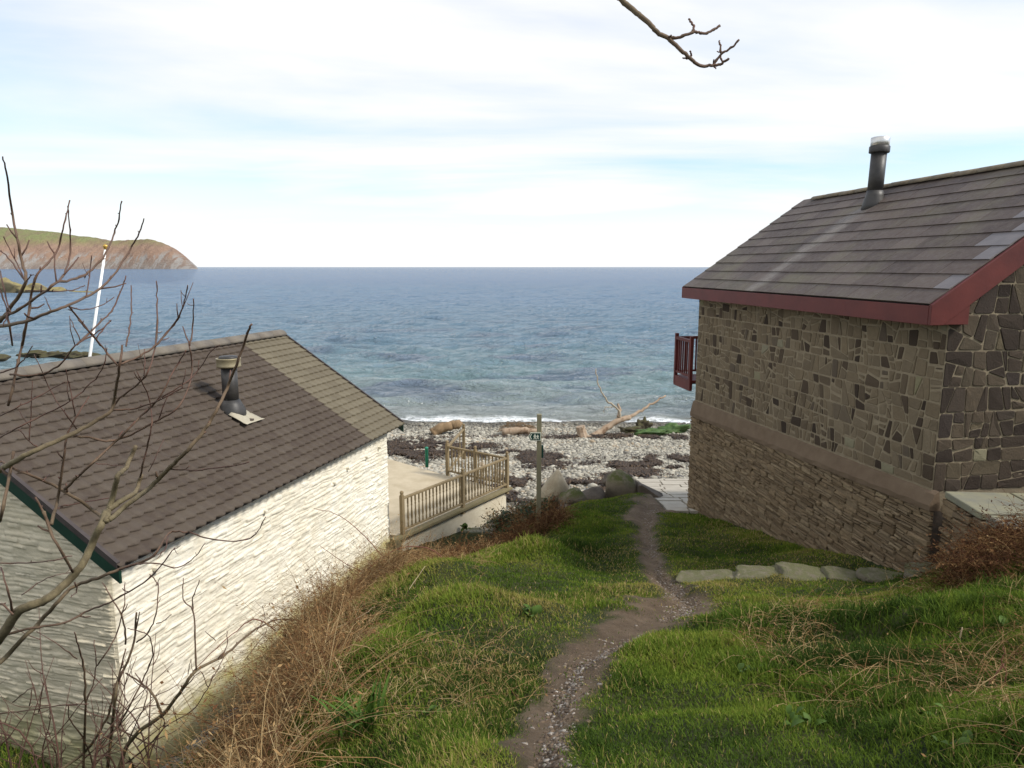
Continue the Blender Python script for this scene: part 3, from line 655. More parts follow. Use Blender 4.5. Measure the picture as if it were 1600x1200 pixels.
# roof: deck, tiles, ridge, verges
mb = MB()
mb.add([(x, y, z) for y in (-.02, WLEN-.02) for x, z in ((-.02,WEV-.012),(-WRUN,WRG-.01),(-2*WRUN,WEV-.01),(-2*WRUN,WEV-.07),(-WRUN,WRG-.07),(-.02,WEV-.07))], [(0,1,2,3,4,5),(11,10,9,8,7,6),(0,6,7,1),(1,7,8,2),(2,8,9,3),(3,9,10,4),(4,10,11,5),(5,11,6,0)])
mb.build('roof_deck', simple('tile_underlay', (.05,.045,.04), (.075,.066,.06)), white_house)
def tile_mat(name, st, mossc):
    t = NT(name); c = t.ramp(t.rand(), st)
    c = t.mix(t.math('MULTIPLY', t.ramp(t.noise(7, 7, .7), [(.4,0.),(.7,1.)]), .5), c, mossc)
    c = t.mix(t.ramp(t.noise(120, 2), [(.7,0.),(.78,.5)]), c, (.25,.24,.2))
    return t.done(c, .82, t.bump(t.noise(90, 4, .7), .3, .006), spec=.1)
TILE = tile_mat('brown_grey_tile', [(0,(.069,.053,.043)),(.5,(.079,.062,.050)),(1.,(.090,.072,.058))], (.115,.094,.070))
TILE2 = tile_mat('olive_tile', [(0,(.128,.108,.076)),(.5,(.146,.125,.088)),(1.,(.165,.142,.10))], (.16,.14,.10))
wsl = math.hypot(WRUN, WRG-WEV); NR, NCt = 20, 20; wex = wsl/NR; TW = (WLEN+.06)/NCt
def tile_obj():
    mb = MB(); n = 17; rowsv = []
    for yy, zb in ((wex+.06, .0), (wex*.35, .021), (0, .042)):
        for i in range(n):
            x = TW*i/(n-1); ph_ = x/TW*2*2*math.pi
            wv = math.sin(ph_)+.28*math.sin(2*ph_+.6); ye = yy-.026*math.sin(ph_+.4)*(1 if yy == 0 else 0)
            rowsv.append((x, ye, zb+.013*wv))
    low = [(x, y+.004, z-.036) for x, y, z in rowsv[2*n:]]
    f = [(r*n+i, (r+1)*n+i, (r+1)*n+i+1, r*n+i+1) for r in range(3) for i in range(n-1)]
    return mb.add(rowsv+low, f).build('roof_tile', TILE, white_house, True)
AX = Vector((0,1,0)); AY = Vector((-WRUN,0,WRG-WEV)).normalized(); AZ = AX.cross(AY)
proto = tile_obj(); B3 = Matrix((AX, AY, AZ)).transposed().to_4x4(); slots = []
for r_ in range(NR):
    for k in range(NCt):
        o_ = Vector((0, -.05+k*TW, WEV))+AY*(r_*wex-.045)+AZ*random.uniform(0,.0012)
        M = B3.copy(); M.translation = o_; M = M @ Matrix.Rotation(random.uniform(-.002,.002), 4, 'Z')
        dist = (white_house.matrix_world @ o_-cam_o.location).length; slots.append((dist, k, M))
slots.sort(key=lambda e: e[0])
tv = np.array([v.co[:] for v in proto.data.vertices]); tf = np.array([p.vertices[:] for p in proto.data.polygons])
rest = {0: [], 1: []}
for i, (dist, k, M) in enumerate(slots):
    m2 = k*TW > 6.15
    if i == 0: proto.matrix_local = M; ob = proto
    elif i < 300: ob = link_copy('roof_tile', proto.data, white_house, M)
    else: rest[int(m2)].append(M); continue
    if m2: ob.material_slots[0].link = 'OBJECT'; ob.material_slots[0].material = TILE2
for m2, mat_ in ((0, TILE), (1, TILE2)):
    if rest[m2]:
        Vs = np.concatenate([tv @ np.array(M.to_3x3()).T+np.array(M.translation) for M in rest[m2]]); Fs = np.concatenate([tf+i*len(tv) for i in range(len(rest[m2]))])
        tag(mesh_np('roof_tiles', Vs, Fs, mat_, white_house, None, True), kind='stuff')
WRIDGE = simple('grey_ridge_capping', (.13,.11,.09), (.185,.16,.125), 4, .85, .3, 50)
rme = None
for i in range(16):
    M = Matrix.Translation((-WRUN, -.03+i*.492, WRG-.045+random.uniform(-.003,.003)))
    if rme is None: o = half_round(.488, .155, .02, 9).build('ridge_tile', WRIDGE, white_house, True); rme = o.data; o.matrix_local = M
    else: link_copy('ridge_tile', rme, white_house, M)
GREEN = simple('dark_green_paint', (.006,.030,.020), (.013,.05,.033), 3, .5, .15, 30)
DARKTRIM = simple('verge_trim', (.045,.036,.034), (.075,.06,.055), 5, .7, .2, 40)
def rake(name, y0, y1, up, dn, mat_, sides=(0, 1)):
    mb = MB()
    for s in sides:
        xe, xr = (0.03, -WRUN) if s == 0 else (-2*WRUN-.03, -WRUN); ze = WEV-.02
        mb.add([(x, y, z) for y in (y0, y1) for x, z in ((xe,ze+up),(xr,WRG+up),(xr,WRG+dn),(xe,ze+dn))], [(0,1,2,3),(7,6,5,4),(0,4,5,1),(1,5,6,2),(2,6,7,3),(3,7,4,0)])
    return mb.build(name, mat_, white_house)
rake('bargeboard', -.035, .0, -.02, -.20, GREEN); rake('verge_strip', -.055, -.005, .065, -.015, DARKTRIM)
rake('bargeboard', WLEN-.02, WLEN+.01, -.02, -.18, GREEN); rake('verge_strip', WLEN-.0, WLEN+.035, .055, -.015, DARKTRIM)
wfx, wfy = -1.47, 4.07; wfz = WEV+1.47/WRUN*(WRG-WEV)
fl = empty('flue', (wfx, wfy, wfz)); fl.parent = white_house
TAN = simple('weathered_cowl_metal', (.24,.20,.12), (.36,.31,.20), 5, .5, .15, 30, metal=.4)
MB().lathe([(.25,-.22),(.235,.0),(.185,.10),(.145,.18)], 20).build('collar', BLACK, fl, True)
MB().lathe([(.132,.1),(.132,.76)], 20).build('pipe', BLACK, fl, True)
MB().lathe([(.14,.74),(.20,.75),(.205,.77),(.198,.785),(.198,.87),(.205,.885),(.205,.90),(.185,.905),(.17,.84)], 20).build('cowl', TAN, fl, True)
MB().lathe([(.10,.86),(.165,.90),(.14,.935),(.02,.945)], 14).build('cowl_cap', BLACK, fl, True)
LEAD = simple('pale_lead_flashing', (.34,.30,.22), (.45,.41,.31), 5, .7, .2, 30)
mb = MB(); n = 7
for j in range(n):
    for i in range(n):
        u, v = i/(n-1), j/(n-1); s = .04-.10*v+.0*u; yy = 3.80+.50*u+.05*v; sd_ = 1.62-.36*v+.04*math.sin(u*3)
        o_ = Vector((0, yy, WEV))+AY*sd_+AZ*(.05+.025*math.sin(u*5+v*2)+.02*(v > .9)); mb.v.append(tuple(o_))
for j in range(n-1):
    for i in range(n-1): mb.f.append((j*n+i, j*n+i+1, (j+1)*n+i+1, (j+1)*n+i))
o = mb.build('flashing', LEAD, white_house, True); sm = o.modifiers.new('solid', 'SOLIDIFY'); sm.thickness = .006

# ================================================================ rocks
import bmesh
from mathutils import noise as mnoise
def rock_bm(size, seed, sub=3, facets=9, rough=.12, cut=(.55,.9)):
    rnd = random.Random(seed); bm = bmesh.new(); bmesh.ops.create_icosphere(bm, subdivisions=sub, radius=1)
    pl = []
    for _ in range(facets):
        n_ = Vector((rnd.gauss(0,1), rnd.gauss(0,1), rnd.gauss(0,.8))).normalized(); pl.append((n_, rnd.uniform(*cut)))
    off = Vector((rnd.random()*50, rnd.random()*50, rnd.random()*50))
    V = []
    for v in bm.verts:
        c = v.co.copy()
        for n_, d_ in pl:
            e = c.dot(n_)-d_
            if e > 0: c -= n_*e*.92
        c *= 1+rough*mnoise.fractal(c*1.6+off, .9, 2.1, 5)
        V.append(Vector((c.x*size[0], c.y*size[1], c.z*size[2])))
    F = [tuple(x.index for x in f.verts) for f in bm.faces]; bm.free()
    return V, F
def rock(name, loc, size, seed, mat, label=None, rz=0, parent=None, group=None, **k):
    V, F = rock_bm(size, seed, **k); o = MB().add(V, F).build(name, mat, parent, True)
    o.location = loc; o.rotation_euler = (0, 0, rz)
    if label: tag(o, label, 'rock', group)
    return o
def rockm(name, a, b, top=None, bump=.8, sc=3.):
    t = NT(name); c = t.mix(t.ramp(t.noise(sc, 8, .7), [(.35,0.),(.68,1.)]), a, b)
    c = t.mix(t.ramp(t.noise(sc*7, 6, .75), [(.6,0.),(.75,.7)]), c, tuple(x*.45 for x in a))
    if top:
        nz = t.n('ShaderNodeSeparateXYZ'); t.l(t.geo.outputs['Normal'], nz.inputs[0])
        c = t.mix(t.math('MULTIPLY', t.ramp(nz.outputs['Z'], [(.25,0.),(.7,1.)]), t.ramp(t.noise(sc*2.2, 6, .7), [(.35,0.),(.55,1.)])), c, top)
    return t.done(c, .9, t.bump(t.noise(sc*9, 7, .75), bump, .04), spec=.25)
PALE = rockm('pale_boulder', (.33,.27,.18), (.50,.43,.31))
MOSSY = rockm('mossy_boulder', (.14,.12,.09), (.24,.20,.14), (.09,.10,.03))
DARKR = rockm('dark_boulder', (.085,.07,.055), (.17,.14,.11))
SKERRY = rockm('skerry_rock', (.10,.085,.05), (.23,.19,.11), (.25,.21,.09), sc=.35)
WEEDROCK = rockm('weeded_rock', (.045,.038,.026), (.10,.082,.05), (.075,.07,.03), sc=1.5)
# reefs and skerries left, out in the water
def sea_at(px, py): return atZ(px, py, 0.0)
p = sea_at(20, 456); sk = tag(empty('skerry', (p.x, p.y, -.6)), 'long yellowish skerry standing in the sea below the headland', 'rock')
for i, (dx, s) in enumerate((((-14,0), (9,5,4.4)), ((-3,0), (8,4,4.6)), ((7,1), (7,4,3.6)), ((14,0), (6,3,1.9)), ((22,0), (7,3,1.0)), ((-26,0), (9,5,4.)))):
    rock('crag', (dx[0], dx[1], 0), s, 40+i, SKERRY, parent=sk, rough=.3, cut=(.4,.8), sub=4)
p = sea_at(82, 553); rf = tag(empty('reef', (p.x, p.y, -.15)), 'low weedy reef awash just beyond the white cottage ridge', 'rock')
for i, (dx, s) in enumerate((((-1.6,0), (1.3,.8,.38)), ((.2,.2), (1.6,.9,.52)), ((2.0,0), (1.5,.7,.40)), ((3.4,.3), (1.1,.5,.3)), ((-3.0,.2), (.8,.5,.28)))):
    rock('crag', (dx[0], dx[1], 0), s, 50+i, WEEDROCK, parent=rf, rough=.6, sub=4, cut=(.35,.8))
p = sea_at(2, 558); rock('reef', (p.x, p.y, -.05), (.8,.6,.35), 57, WEEDROCK, 'small dark rock awash at the left edge of the sea')

# ================================================================ terrace with timber railings
TZ = H-5.9
def tw(x, y): return Vector((x, y, 0))
A_, B_, C_, D_ = (-2.72,15.08), (-2.44,14.98), (-.16,18.35), (-1.9,19.72)
E_ = (-3.95,21.6); F_ = (-7.5,22.5); G_ = (-9.5,17.0)
SAND = simple('sandy_concrete', (.40,.33,.22), (.52,.44,.31), 2.2, .95, .35, 25)
t = NT('cream_render')
c = t.mix(t.ramp(t.noise(2.5, 7, .65), [(.35,0.),(.7,1.)]), (.62,.56,.43), (.50,.43,.31)); c = t.mix(t.ramp(t.noise(9, 6, .7), [(.58,0.),(.72,.6)]), c, (.28,.23,.15))
CREAM = t.done(c, .92, t.bump(t.noise(30, 6), .5, .015), spec=.2)
TIMBER = simple('weathered_timber', (.17,.125,.065), (.27,.205,.115), 4, .85, .5, 18, stretch=(1,1,.15))
TIMBERG = simple('green_stained_plank', (.15,.125,.06), (.22,.18,.10), 3, .9, .5, 18)
terr = tag(empty('terrace', (-2.44, 14.98, TZ-1.3)), 'raised sandy concrete terrace with cream wall beyond the white cottage', 'terrace')
loc = lambda p: (p[0]+2.44, p[1]-14.98)
pl = [A_, B_, C_, D_, E_, F_, G_, (-5.5,15.9)]
MB().prism([loc(p) for p in pl], 0, 1.2).build('retaining_wall', CREAM, terr)
ins = lambda p: (p[0]+(-4.2-p[0])*.012, p[1]+(18.2-p[1])*.012)
MB().prism([loc(ins(p)) for p in pl], 1.203, 1.30).build('floor', SAND, terr)
dBC = Vector((C_[0]-B_[0], C_[1]-B_[1], 0)).normalized(); nBC = Vector((dBC.y, -dBC.x, 0))
for k, (o1, wd) in enumerate(((.05,.17),)):
    a = Vector((*loc(B_), 1.335))+nBC*o1-dBC*.35; b = Vector((*loc(C_), 1.335))+nBC*o1+dBC*.12
    MB().bar(a, b, wd, .065).build('edge_plank', TIMBERG, terr, bevel=.008)
a = Vector((*loc(B_), 1.02))+nBC*.02-dBC*.42
MB().box(a.x-.22, a.x+.12, a.y-.18, a.y+.1, -.9, .12+.9).build('corner_pier', TIMBERG, terr, bevel=.02)
def turned(h):                           # a turned baluster
    return [(.017,0),(.020,.03*h),(.020,.14*h),(.013,.18*h),(.024,.30*h),(.026,.38*h),(.017,.55*h),(.013,.66*h),(.022,.72*h),(.014,.76*h),(.021,.82*h),(.021,.96*h),(.017,h)]
def railing(P, Q, z, label, posts, h=.86, n_per_m=8.3, knob=True, ends=(1, 1)):
    P = Vector((P[0], P[1], z)); Q = Vector((Q[0], Q[1], z)); L = (Q-P).length; d = (Q-P).normalized()
    r = tag(empty('timber_railing', P, math.atan2(d.y, d.x)), label, 'railing', 'weathered timber railings on the terrace')
    for k in posts:
        x = L*k
        mb = MB().box(x-.042, x+.042, -.042, .042, -.16, h+.03); o = mb.build('post', TIMBER, r, bevel=.006)
        if knob: MB().lathe([(.045,h+.03),(.05,h+.045),(.03,h+.06),(.042,h+.085),(.045,h+.11),(.03,h+.135),(.005,h+.145)], 10, (x,0,0)).build('finial', TIMBER, o, True)
    MB().box(.0, L, -.035, .035, h-.06, h-.01).build('handrail', TIMBER, r, bevel=.008)
    MB().box(.0, L, -.026, .026, .085, .13).build('bottom_rail', TIMBER, r, bevel=.005)
    bm_ = None; n_ = int(L*n_per_m)
    for i in range(n_):
        x = L*(i+.5)/n_
        if min(abs(x-L*k) for k in posts) < .07: continue
        if bm_ is None: o = MB().lathe([(a, b+.13) for a, b in turned(h-.19)], 7).build('baluster', TIMBER, r, True); bm_ = o.data; o.location = (x, 0, 0)
        else: link_copy('baluster', bm_, r, Matrix.Translation((x, 0, 0)))
    return r
off = nBC*.03
railing((B_[0]+off.x, B_[1]+off.y), (C_[0]+off.x, C_[1]+off.y), TZ+.06, 'long weathered timber railing along the terrace front edge, nearest run', (0, .53, 1.))
railing((C_[0]-.03, C_[1]+.12), (D_[0]+.05, D_[1]), TZ+.02, 'weathered timber railing closing the terrace end, facing the beach', (.5, 1.))
railing((D_[0]+.03, D_[1]+.12), (-1.55, 22.2), TZ-.05, 'short timber handrail running from the terrace towards the beach', (1.,), n_per_m=1.2)
GP = simple('bright_green_paint', (.015,.17,.10), (.03,.24,.15), 4, .6, .15, 30)
p = atZ(667, 727, TZ)
o = MB().lathe([(.05,-.05),(.05,.52),(.056,.525),(.056,.55),(.03,.57)], 12).build('green_post', GP, None, True); o.location = p
tag(o, 'short bright green post standing at the terrace edge', 'post')

# flagpole behind the white cottage
WPAINT = simple('white_pole_paint', (.78,.78,.76), (.86,.86,.84), 3, .4, .05, 30)
GOLD = simple('gilt_finial', (.45,.27,.06), (.6,.38,.1), 5, .4, .1, 30, metal=.6)
top_ = atY(165, 388, 21.0); bot_ = atY(139, 566, 20.8); bot_ = bot_+(bot_-top_)*((bot_.z-(H-6.2))/(top_.z-bot_.z))
fp = tag(empty('flagpole', bot_), 'leaning white flagpole with gilt ball behind white cottage', 'flagpole')
MB().tube([Vector((0,0,0)), (top_-bot_)*.5, top_-bot_], [.050,.044,.034], 10).build('pole', WPAINT, fp, True)
c_ = top_-bot_
MB().lathe([(.01,-.04),(.04,-.03),(.05,.0),(.075,.05),(.075,.075),(.045,.10),(.01,.13)], 10, c_).build('ball_finial', GOLD, fp, True)

# footpath signpost
POSTW = simple('lichened_post', (.15,.14,.085), (.24,.22,.14), 4, .9, .5, 22, stretch=(1,1,.2))
SIGNG = simple('sign_green', (.008,.035,.028), (.012,.05,.038), 5, .45, .05, 30)
SIGNW = simple('sign_cream', (.62,.64,.52), (.70,.72,.60), 5, .5, .05, 30)
pb = Vector((.51, 13.0, float(gz(.51, 13.0)))); topz = atY(841, 647, 13.0).z; ph_ = topz-pb.z
sg = tag(empty('footpath_signpost', pb), 'tall square timber footpath post with small green arrow sign', 'signpost')
MB().box(-.043,.043,-.05,.05,-.4,ph_).build('post', POSTW, sg, bevel=.008)
bz = atY(836, 681, 13.0).z-pb.z; w2, h2 = .205, .078
bd = MB().add([(x, y, z) for y in (-.066,-.054) for x, z in ((.03,bz-h2),(.03,bz+h2),(-.165,bz+h2),(-.205,bz),(-.165,bz-h2))], [(0,1,2,3,4),(9,8,7,6,5)]+[(i,5+i,5+(i+1) % 5,(i+1) % 5) for i in range(5)]).build('sign_board', SIGNW, sg)
def flat(pts, y0, y1, name, m_): 
    n_ = len(pts); return MB().add([(x, y, z+bz) for y in (y0, y1) for x, z in pts], [tuple(range(n_)), tuple(range(2*n_-1, n_-1, -1))]+[(i, n_+i, n_+(i+1) % n_, (i+1) % n_) for i in range(n_)]).build(name, m_, bd)
flat([(.018,-.066),(.018,.066),(-.16,.066),(-.192,0),(-.16,-.066)], -.069, -.0665, 'green_panel', SIGNG)
flat([(-.135,.05),(-.150,.05),(-.180,0),(-.150,-.05),(-.135,-.05),(-.162,0)], -.072, -.0695, 'chevron', SIGNW)
man = [(.0,.052),(-.012,.052),(-.016,.042),(-.012,.034),(-.022,.026),(-.040,.004),(-.034,-.002),(-.020,.012),(-.020,-.010),(-.034,-.050),(-.022,-.052),(-.008,-.016),(.006,-.052),(.018,-.050),(.006,-.008),(.006,.014),(.016,.0),(.022,.004),(.010,.028),(.0,.034),(.004,.042)]
flat([(x-.075, z) for x, z in man], -.072, -.0695, 'walking_figure', SIGNW)
flat([(x*.85-.025, z*.85-.005) for x, z in man], -.072, -.0695, 'walking_figure', SIGNW)
MB().box(.044,.08,-.03,.03,bz-.42,bz-.18).build('side_plate', SIGNG, sg, bevel=.003)

# ================================================================ beach
SLAB = simple('slipway_stone', (.34,.30,.24), (.46,.42,.34), 3, .9, .4, 25)
sl_ = empty('slipway'); tag(sl_, kind='structure')
MB().add([(3.15,SLY0,SLZ0-.05),(5.6,SLY0,SLZ0-.05),(6.4,SLY1,SLZ1-.05),(3.6,SLY1,SLZ1-.05),(3.15,SLY0,SLZ0-.6),(5.6,SLY0,SLZ0-.6),(6.4,SLY1,SLZ1-.6),(3.6,SLY1,SLZ1-.6)], [(0,1,2,3),(7,6,5,4),(0,4,5,1),(1,5,6,2),(2,6,7,3),(3,7,4,0)]).build('bed', ROCKDARK, sl_)
rs = random.Random(8); v0 = 0
rowv = [0,.08,.16,.25,.33,.42,.5,.58,.67,.75,.84,.92,1.0]
for r_ in range(len(rowv)-1):
    u = 0
    while u < .999:
        u1 = min(1, u+rs.uniform(.16,.30)); u1 = 1 if u1 > .93 else u1
        def sp_(u_, v_, dz): return (3.12+v_*.45+u_*(2.5+.3*v_)+.05*math.sin(v_*9)*(1-u_), SLY0+v_*(SLY1-SLY0), SLZ0+(SLZ1-SLZ0)*v_+dz)
        dz = rs.uniform(-.006,.012); a = .008; b = .004
        q4 = [(u+a, rowv[r_]+b), (u1-a, rowv[r_]+b), (u1-a, rowv[r_+1]-b), (u+a, rowv[r_+1]-b)]
        MB().add([sp_(*k, -.07) for k in q4]+[sp_(*k, dz) for k in q4], [(4,5,6,7),(0,1,5,4),(1,2,6,5),(2,3,7,6),(3,0,4,7)]).build('slab', SLAB, sl_)
        u = u1
# pebbles
def ico():
    bm = bmesh.new(); bmesh.ops.create_icosphere(bm, subdivisions=1, radius=1); V = np.array([v.co[:] for v in bm.verts]); F = np.array([[x.index for x in f.verts] for f in bm.faces]); bm.free(); return V, F
IV, IF = ico()
def in_poly(x, y, P):
    c = np.zeros(x.shape, bool); n_ = len(P)
    for i in range(n_):
        (x0, y0), (x1, y1) = P[i], P[(i+1) % n_]; k = ((y0 > y) != (y1 > y)) & (x < (x1-x0)*(y-y0)/((y1-y0)+1e-12)+x0); c ^= k
    return c
TPOLY = pl
def pebbles(name, x, y, s, flat_, mat, rng, lift=.25, tint=None):
    n_ = len(x); ang_ = rng.random(n_)*6.283; S = np.c_[s*rng.uniform(.8,1.4,n_), s*rng.uniform(.6,1.,n_), s*flat_*rng.uniform(.6,1.2,n_)]
    V = IV[None]*S[:,None,:]*(1+.22*(rng.random((n_, len(IV), 1))-.5))
    ca, sa = np.cos(ang_)[:,None], np.sin(ang_)[:,None]; X = V[...,0]*ca-V[...,1]*sa+x[:,None]; Y = V[...,0]*sa+V[...,1]*ca+y[:,None]; Zp = V[...,2]+(gz(x, y)+S[:,2]*lift)[:,None]
    F = (IF[None]+(np.arange(n_)*len(IV))[:,None,None]).reshape(-1, 3)
    tn = np.repeat(rng.random(n_) if tint is None else tint, len(IV))
    return mesh_np(name, np.stack([X, Y, Zp], -1).reshape(-1, 3), F, mat, None, {'tint': tn}, True)
t = NT('beach_pebble')
c = t.ramp(t.attr('tint'), [(0,(.10,.095,.09)),(.25,(.20,.185,.15)),(.6,(.345,.32,.26)),(.85,(.48,.45,.37)),(1.,(.33,.26,.18))])
sp = t.n('ShaderNodeSeparateXYZ'); t.l(t.pos, sp.inputs[0])
c = t.mix(1., c, t.ramp(t.math('ADD', sp.outputs['Z'], t.math('MULTIPLY', t.noise(.4), .35)), [(.20,.4),(.5,1.)]), 'MULTIPLY')
PEB = t.done(c, .8, t.bump(t.noise(40, 4), .2, .01), spec=.3)
rb = np.random.default_rng(3); n_ = 60000
x = rb.uniform(-9, 13, n_); y = 17+(36.3-17)*rb.random(n_)**1.0
k = (np.abs(x-.6) < 1.2+y*.30) & ~in_poly(x, y, TPOLY) & ~((x > 3.0) & (x < 6.6) & (y < 20.2)) & (y+.8*fbm(x*.7, y*.7) > 17.3)
x, y = x[k][:36000], y[k][:36000]
s = rb.gamma(2.2, .014, len(x))+.026
tint = np.clip(rb.normal(.58, .22, len(x))+.25*fbm(x*.6, y*.9), 0, 1)
tag(pebbles('pebbles', x, y, s, .6, PEB, rb, .25, tint), 'pale grey shingle covering the beach down to the water', 'pebbles', kind='stuff')
# seaweed: strand lines and heaps
t = NT('wrack'); c = t.ramp(t.attr('tint'), [(0,(.028,.019,.012)),(.6,(.055,.036,.022)),(1.,(.11,.07,.038))])
WRACK = t.done(c, .6, None, spec=.4)
patches = [(650,703,46,12,.85),(725,700,40,4,.5),(630,716,30,6,.7),(1030,727,72,10,.6),(985,738,30,9,.8),(870,768,70,11,.7),(800,765,36,12,.8),(850,722,26,9,.9),(790,712,60,4,.55),(1000,684,100,3,.8),(760,684,150,2,.5),(1060,700,60,2,.4),(690,690,50,3,.5),(930,748,40,5,.6),(960,668,60,2,.6),(650,674,60,2,.4),(1045,760,10,3,.3),(820,742,40,4,.5),(890,700,60,2,.3)]
px_, py_, pw_ = [], [], []
for (a, b, ra, rb_, dn) in patches:
    n0 = int(ra*rb_*20*dn)+160
    aa = rb.normal(0, .62, n0); bb_ = rb.normal(0, .55, n0)
    c0 = hit(a, b); ex_ = (hit(a+ra, b)-c0); ey_ = (hit(a, b-rb_)-c0)
    X = c0.x+aa*ex_.x+bb_*ey_.x; Y = c0.y+bb_*ey_.y+.25*fbm(X*2, X*0+b)
    kk = fbm(X*1.6, Y*1.2) > -.08-.3*(dn > .9); px_.append(X[kk]); py_.append(Y[kk])
X = np.concatenate(px_); Y = np.concatenate(py_); k = ~in_poly(X, Y, TPOLY) & (Y > 16.8) & (Y < 35.5) & ~((X > 2.8) & (X < 6.5) & (Y < 20.1)); X, Y = X[k][:26000], Y[k][:26000]
n_ = len(X); an = rb.random(n_)*6.283; L = rb.uniform(.05,.16,n_); wd = rb.uniform(.015,.035,n_); hz_ = gz(X, Y)+.045+rb.random(n_)*.06
dx, dy = np.cos(an), np.sin(an)
V = np.stack([np.c_[X-dx*L-dy*wd, Y-dy*L+dx*wd, hz_-.03], np.c_[X-dx*L+dy*wd, Y-dy*L-dx*wd, hz_-.03], np.c_[X+dy*wd, Y-dx*wd, hz_+.03], np.c_[X-dy*wd, Y+dx*wd, hz_+.03], np.c_[X+dx*L, Y+dy*L, hz_-.03+rb.uniform(-.02,.03,n_)]], 1).reshape(-1, 3)
b_ = (np.arange(n_)*5)[:,None]; F = np.concatenate([b_+[[0,1,2]], b_+[[0,2,3]], b_+[[3,2,4]]])
tag(mesh_np('seaweed', V, F, WRACK, None, {'tint': np.repeat(rb.random(n_), 5)}), 'dark brown seaweed strewn in heaps and strand lines on shingle', 'seaweed', kind='stuff')

# boulders at the top of the beach
for i, (a, b, Y, s, m_, lab, rz, kw) in enumerate((
  (897,780,15.9,(.40,.34,.36),MOSSY,'squat mossy boulder right of the pale pointed boulder',.4,{}),
  (925,774,16.1,(.42,.34,.34),DARKR,'dark rounded boulder between squat mossy boulder and flat slab rock',1.1,{}),
  (945,762,16.9,(.50,.42,.20),PALE,'flat pale grey rock lying behind the dark rounded boulder',.2,{}),
  (968,757,16.4,(.52,.42,.46),MOSSY,'big mossy boulder on the brow beside the slipway',2.1,{}),
  (957,738,19.6,(.30,.26,.28),DARKR,'dark boulder on shingle behind the big mossy boulder',.7,{}),
  (820,775,17.3,(.28,.24,.16),PALE,'small pale rock at the foot of brambles left of signpost',.9,{}),
  (885,806,15.2,(.30,.26,.24),DARKR,'dark rock in the bank below the pale pointed boulder',.3,{}))):
    p = atY(a, b, Y); g = float(gz(p.x, p.y)); p.z = max(g+.02, min(p.z, g+s[2]*.8))
    rock('boulder', p, s, 70+i, m_, lab, rz, group='boulders along the top of the beach', **kw)
p = atY(862, 790, 16.4)                  # the pointed pale boulder, a leaning wedge
V, F = rock_bm((.52,.38,.58), 91, 3, 4, .08); 
for v in V:
    k_ = (v.z+.5)/1.0; v.x = v.x*(1.25-.95*max(0,k_))+.16*k_
o = MB().add(V, F).build('boulder', PALE, None, True); o.location = (p.x-.02, p.y, atY(862, 770, 16.4).z)
tag(o, 'pale pointed triangular boulder just right of the signpost', 'rock', 'boulders along the top of the beach')
p = atY(1012, 772, 16.0)
o = MB().add([(-.26,-.2,-.35),(.38,-.2,-.35),(.42,.3,-.35),(-.26,.3,-.35),(-.24,-.16,.26),(-.16,-.18,.27),(.40,.25,-.05),(-.22,.26,.24),(.36,-.19,-.10)],
   [(3,2,1,0),(0,1,8,5,4),(1,2,6,8),(2,3,7,6),(3,0,4,7),(4,5,7),(5,8,6,7)]).build('boulder', DARKR, None, False, .02); o.location = p
tag(o, 'dark wedge shaped slab rock leaning beside the big mossy boulder', 'rock', 'boulders along the top of the beach')

# driftwood
t = NT('barkless_driftwood'); c = t.mix(t.ramp(t.noise(6, 6, .7), [(.35,0.),(.65,1.)]), (.29,.20,.13), (.38,.30,.22)); c = t.mix(t.ramp(t.noise(3.2, 4), [(.56,0.),(.64,.8)]), c, (.16,.095,.055))
DRIFT = t.done(c, .8, t.bump(t.noise(40, 5), .5, .01), spec=.25)
DRIFTG = simple('grey_driftwood', (.28,.23,.17), (.42,.36,.27), 6, .85, .4, 30)
def limb(pts, r0, r1, n=8, seed=0, wob=.02, seg=5):
    rn = random.Random(seed); C = crom(pts, seg); m = len(C); C = [c+Vector((rn.gauss(0,1), rn.gauss(0,1), rn.gauss(0,1)))*wob*min(1, i/3) for i, c in enumerate(C)]
    return MB().tube(C, [(r0+(r1-r0)*(i/(m-1))**.8)*(1+rn.uniform(-.06,.06)) for i in range(m)], n)
b0 = hit(922, 682); by = b0.y
dr = tag(empty('driftwood_tree', b0), 'barkless forked driftwood tree lying on the shingle', 'driftwood'); rel = lambda a, b, Y: atY(a, b, Y)-b0
limb([rel(925,683,by), rel(945,671,by+.3), rel(966,657,by+.5), rel(985,652,by+.7)], .17, .12, 10, 1).build('trunk', DRIFT, dr, True)
limb([rel(966,657,by+.5), rel(984,652,by+.7), rel(1003,640,by+1.0), rel(1020,630,by+1.2), rel(1040,618,by+1.5)], .11, .035, 8, 2).build('branch', DRIFT, dr, True)
limb([rel(969,655,by+.5), rel(965,638,by+.45), rel(948,625,by+.3), rel(938,607,by+.2), rel(931,577,by+.1)], .06, .022, 7, 3).build('branch', DRIFTG, dr, True)
limb([rel(966,652,by+.5), rel(968,640,by+.6), rel(966,632,by+.7)], .09, .05, 7, 4).build('branch_stub', DRIFT, dr, True)
limb([rel(958,636,by+.4), rel(950,636,by+.3), rel(944,638,by+.2), rel(944,645,by+.2)], .03, .012, 5, 5).build('twig', DRIFTG, dr, True)
b1 = hit(912, 684); st = tag(empty('driftwood_stump', b1), 'orange brown broken stump at the butt of the forked driftwood', 'driftwood')
MB().tube([Vector((0,0,-.1)), Vector((-.08,.1,.2)), Vector((-.16,.1,.5))], [.24,.22,.2], 9).build('stump', DRIFT, st)
limb([Vector((.0,0,.1)), Vector((.35,-.1,.03)), Vector((.6,-.1,-.03))], .1, .04, 6, 8).build('root', DRIFT, st, True)
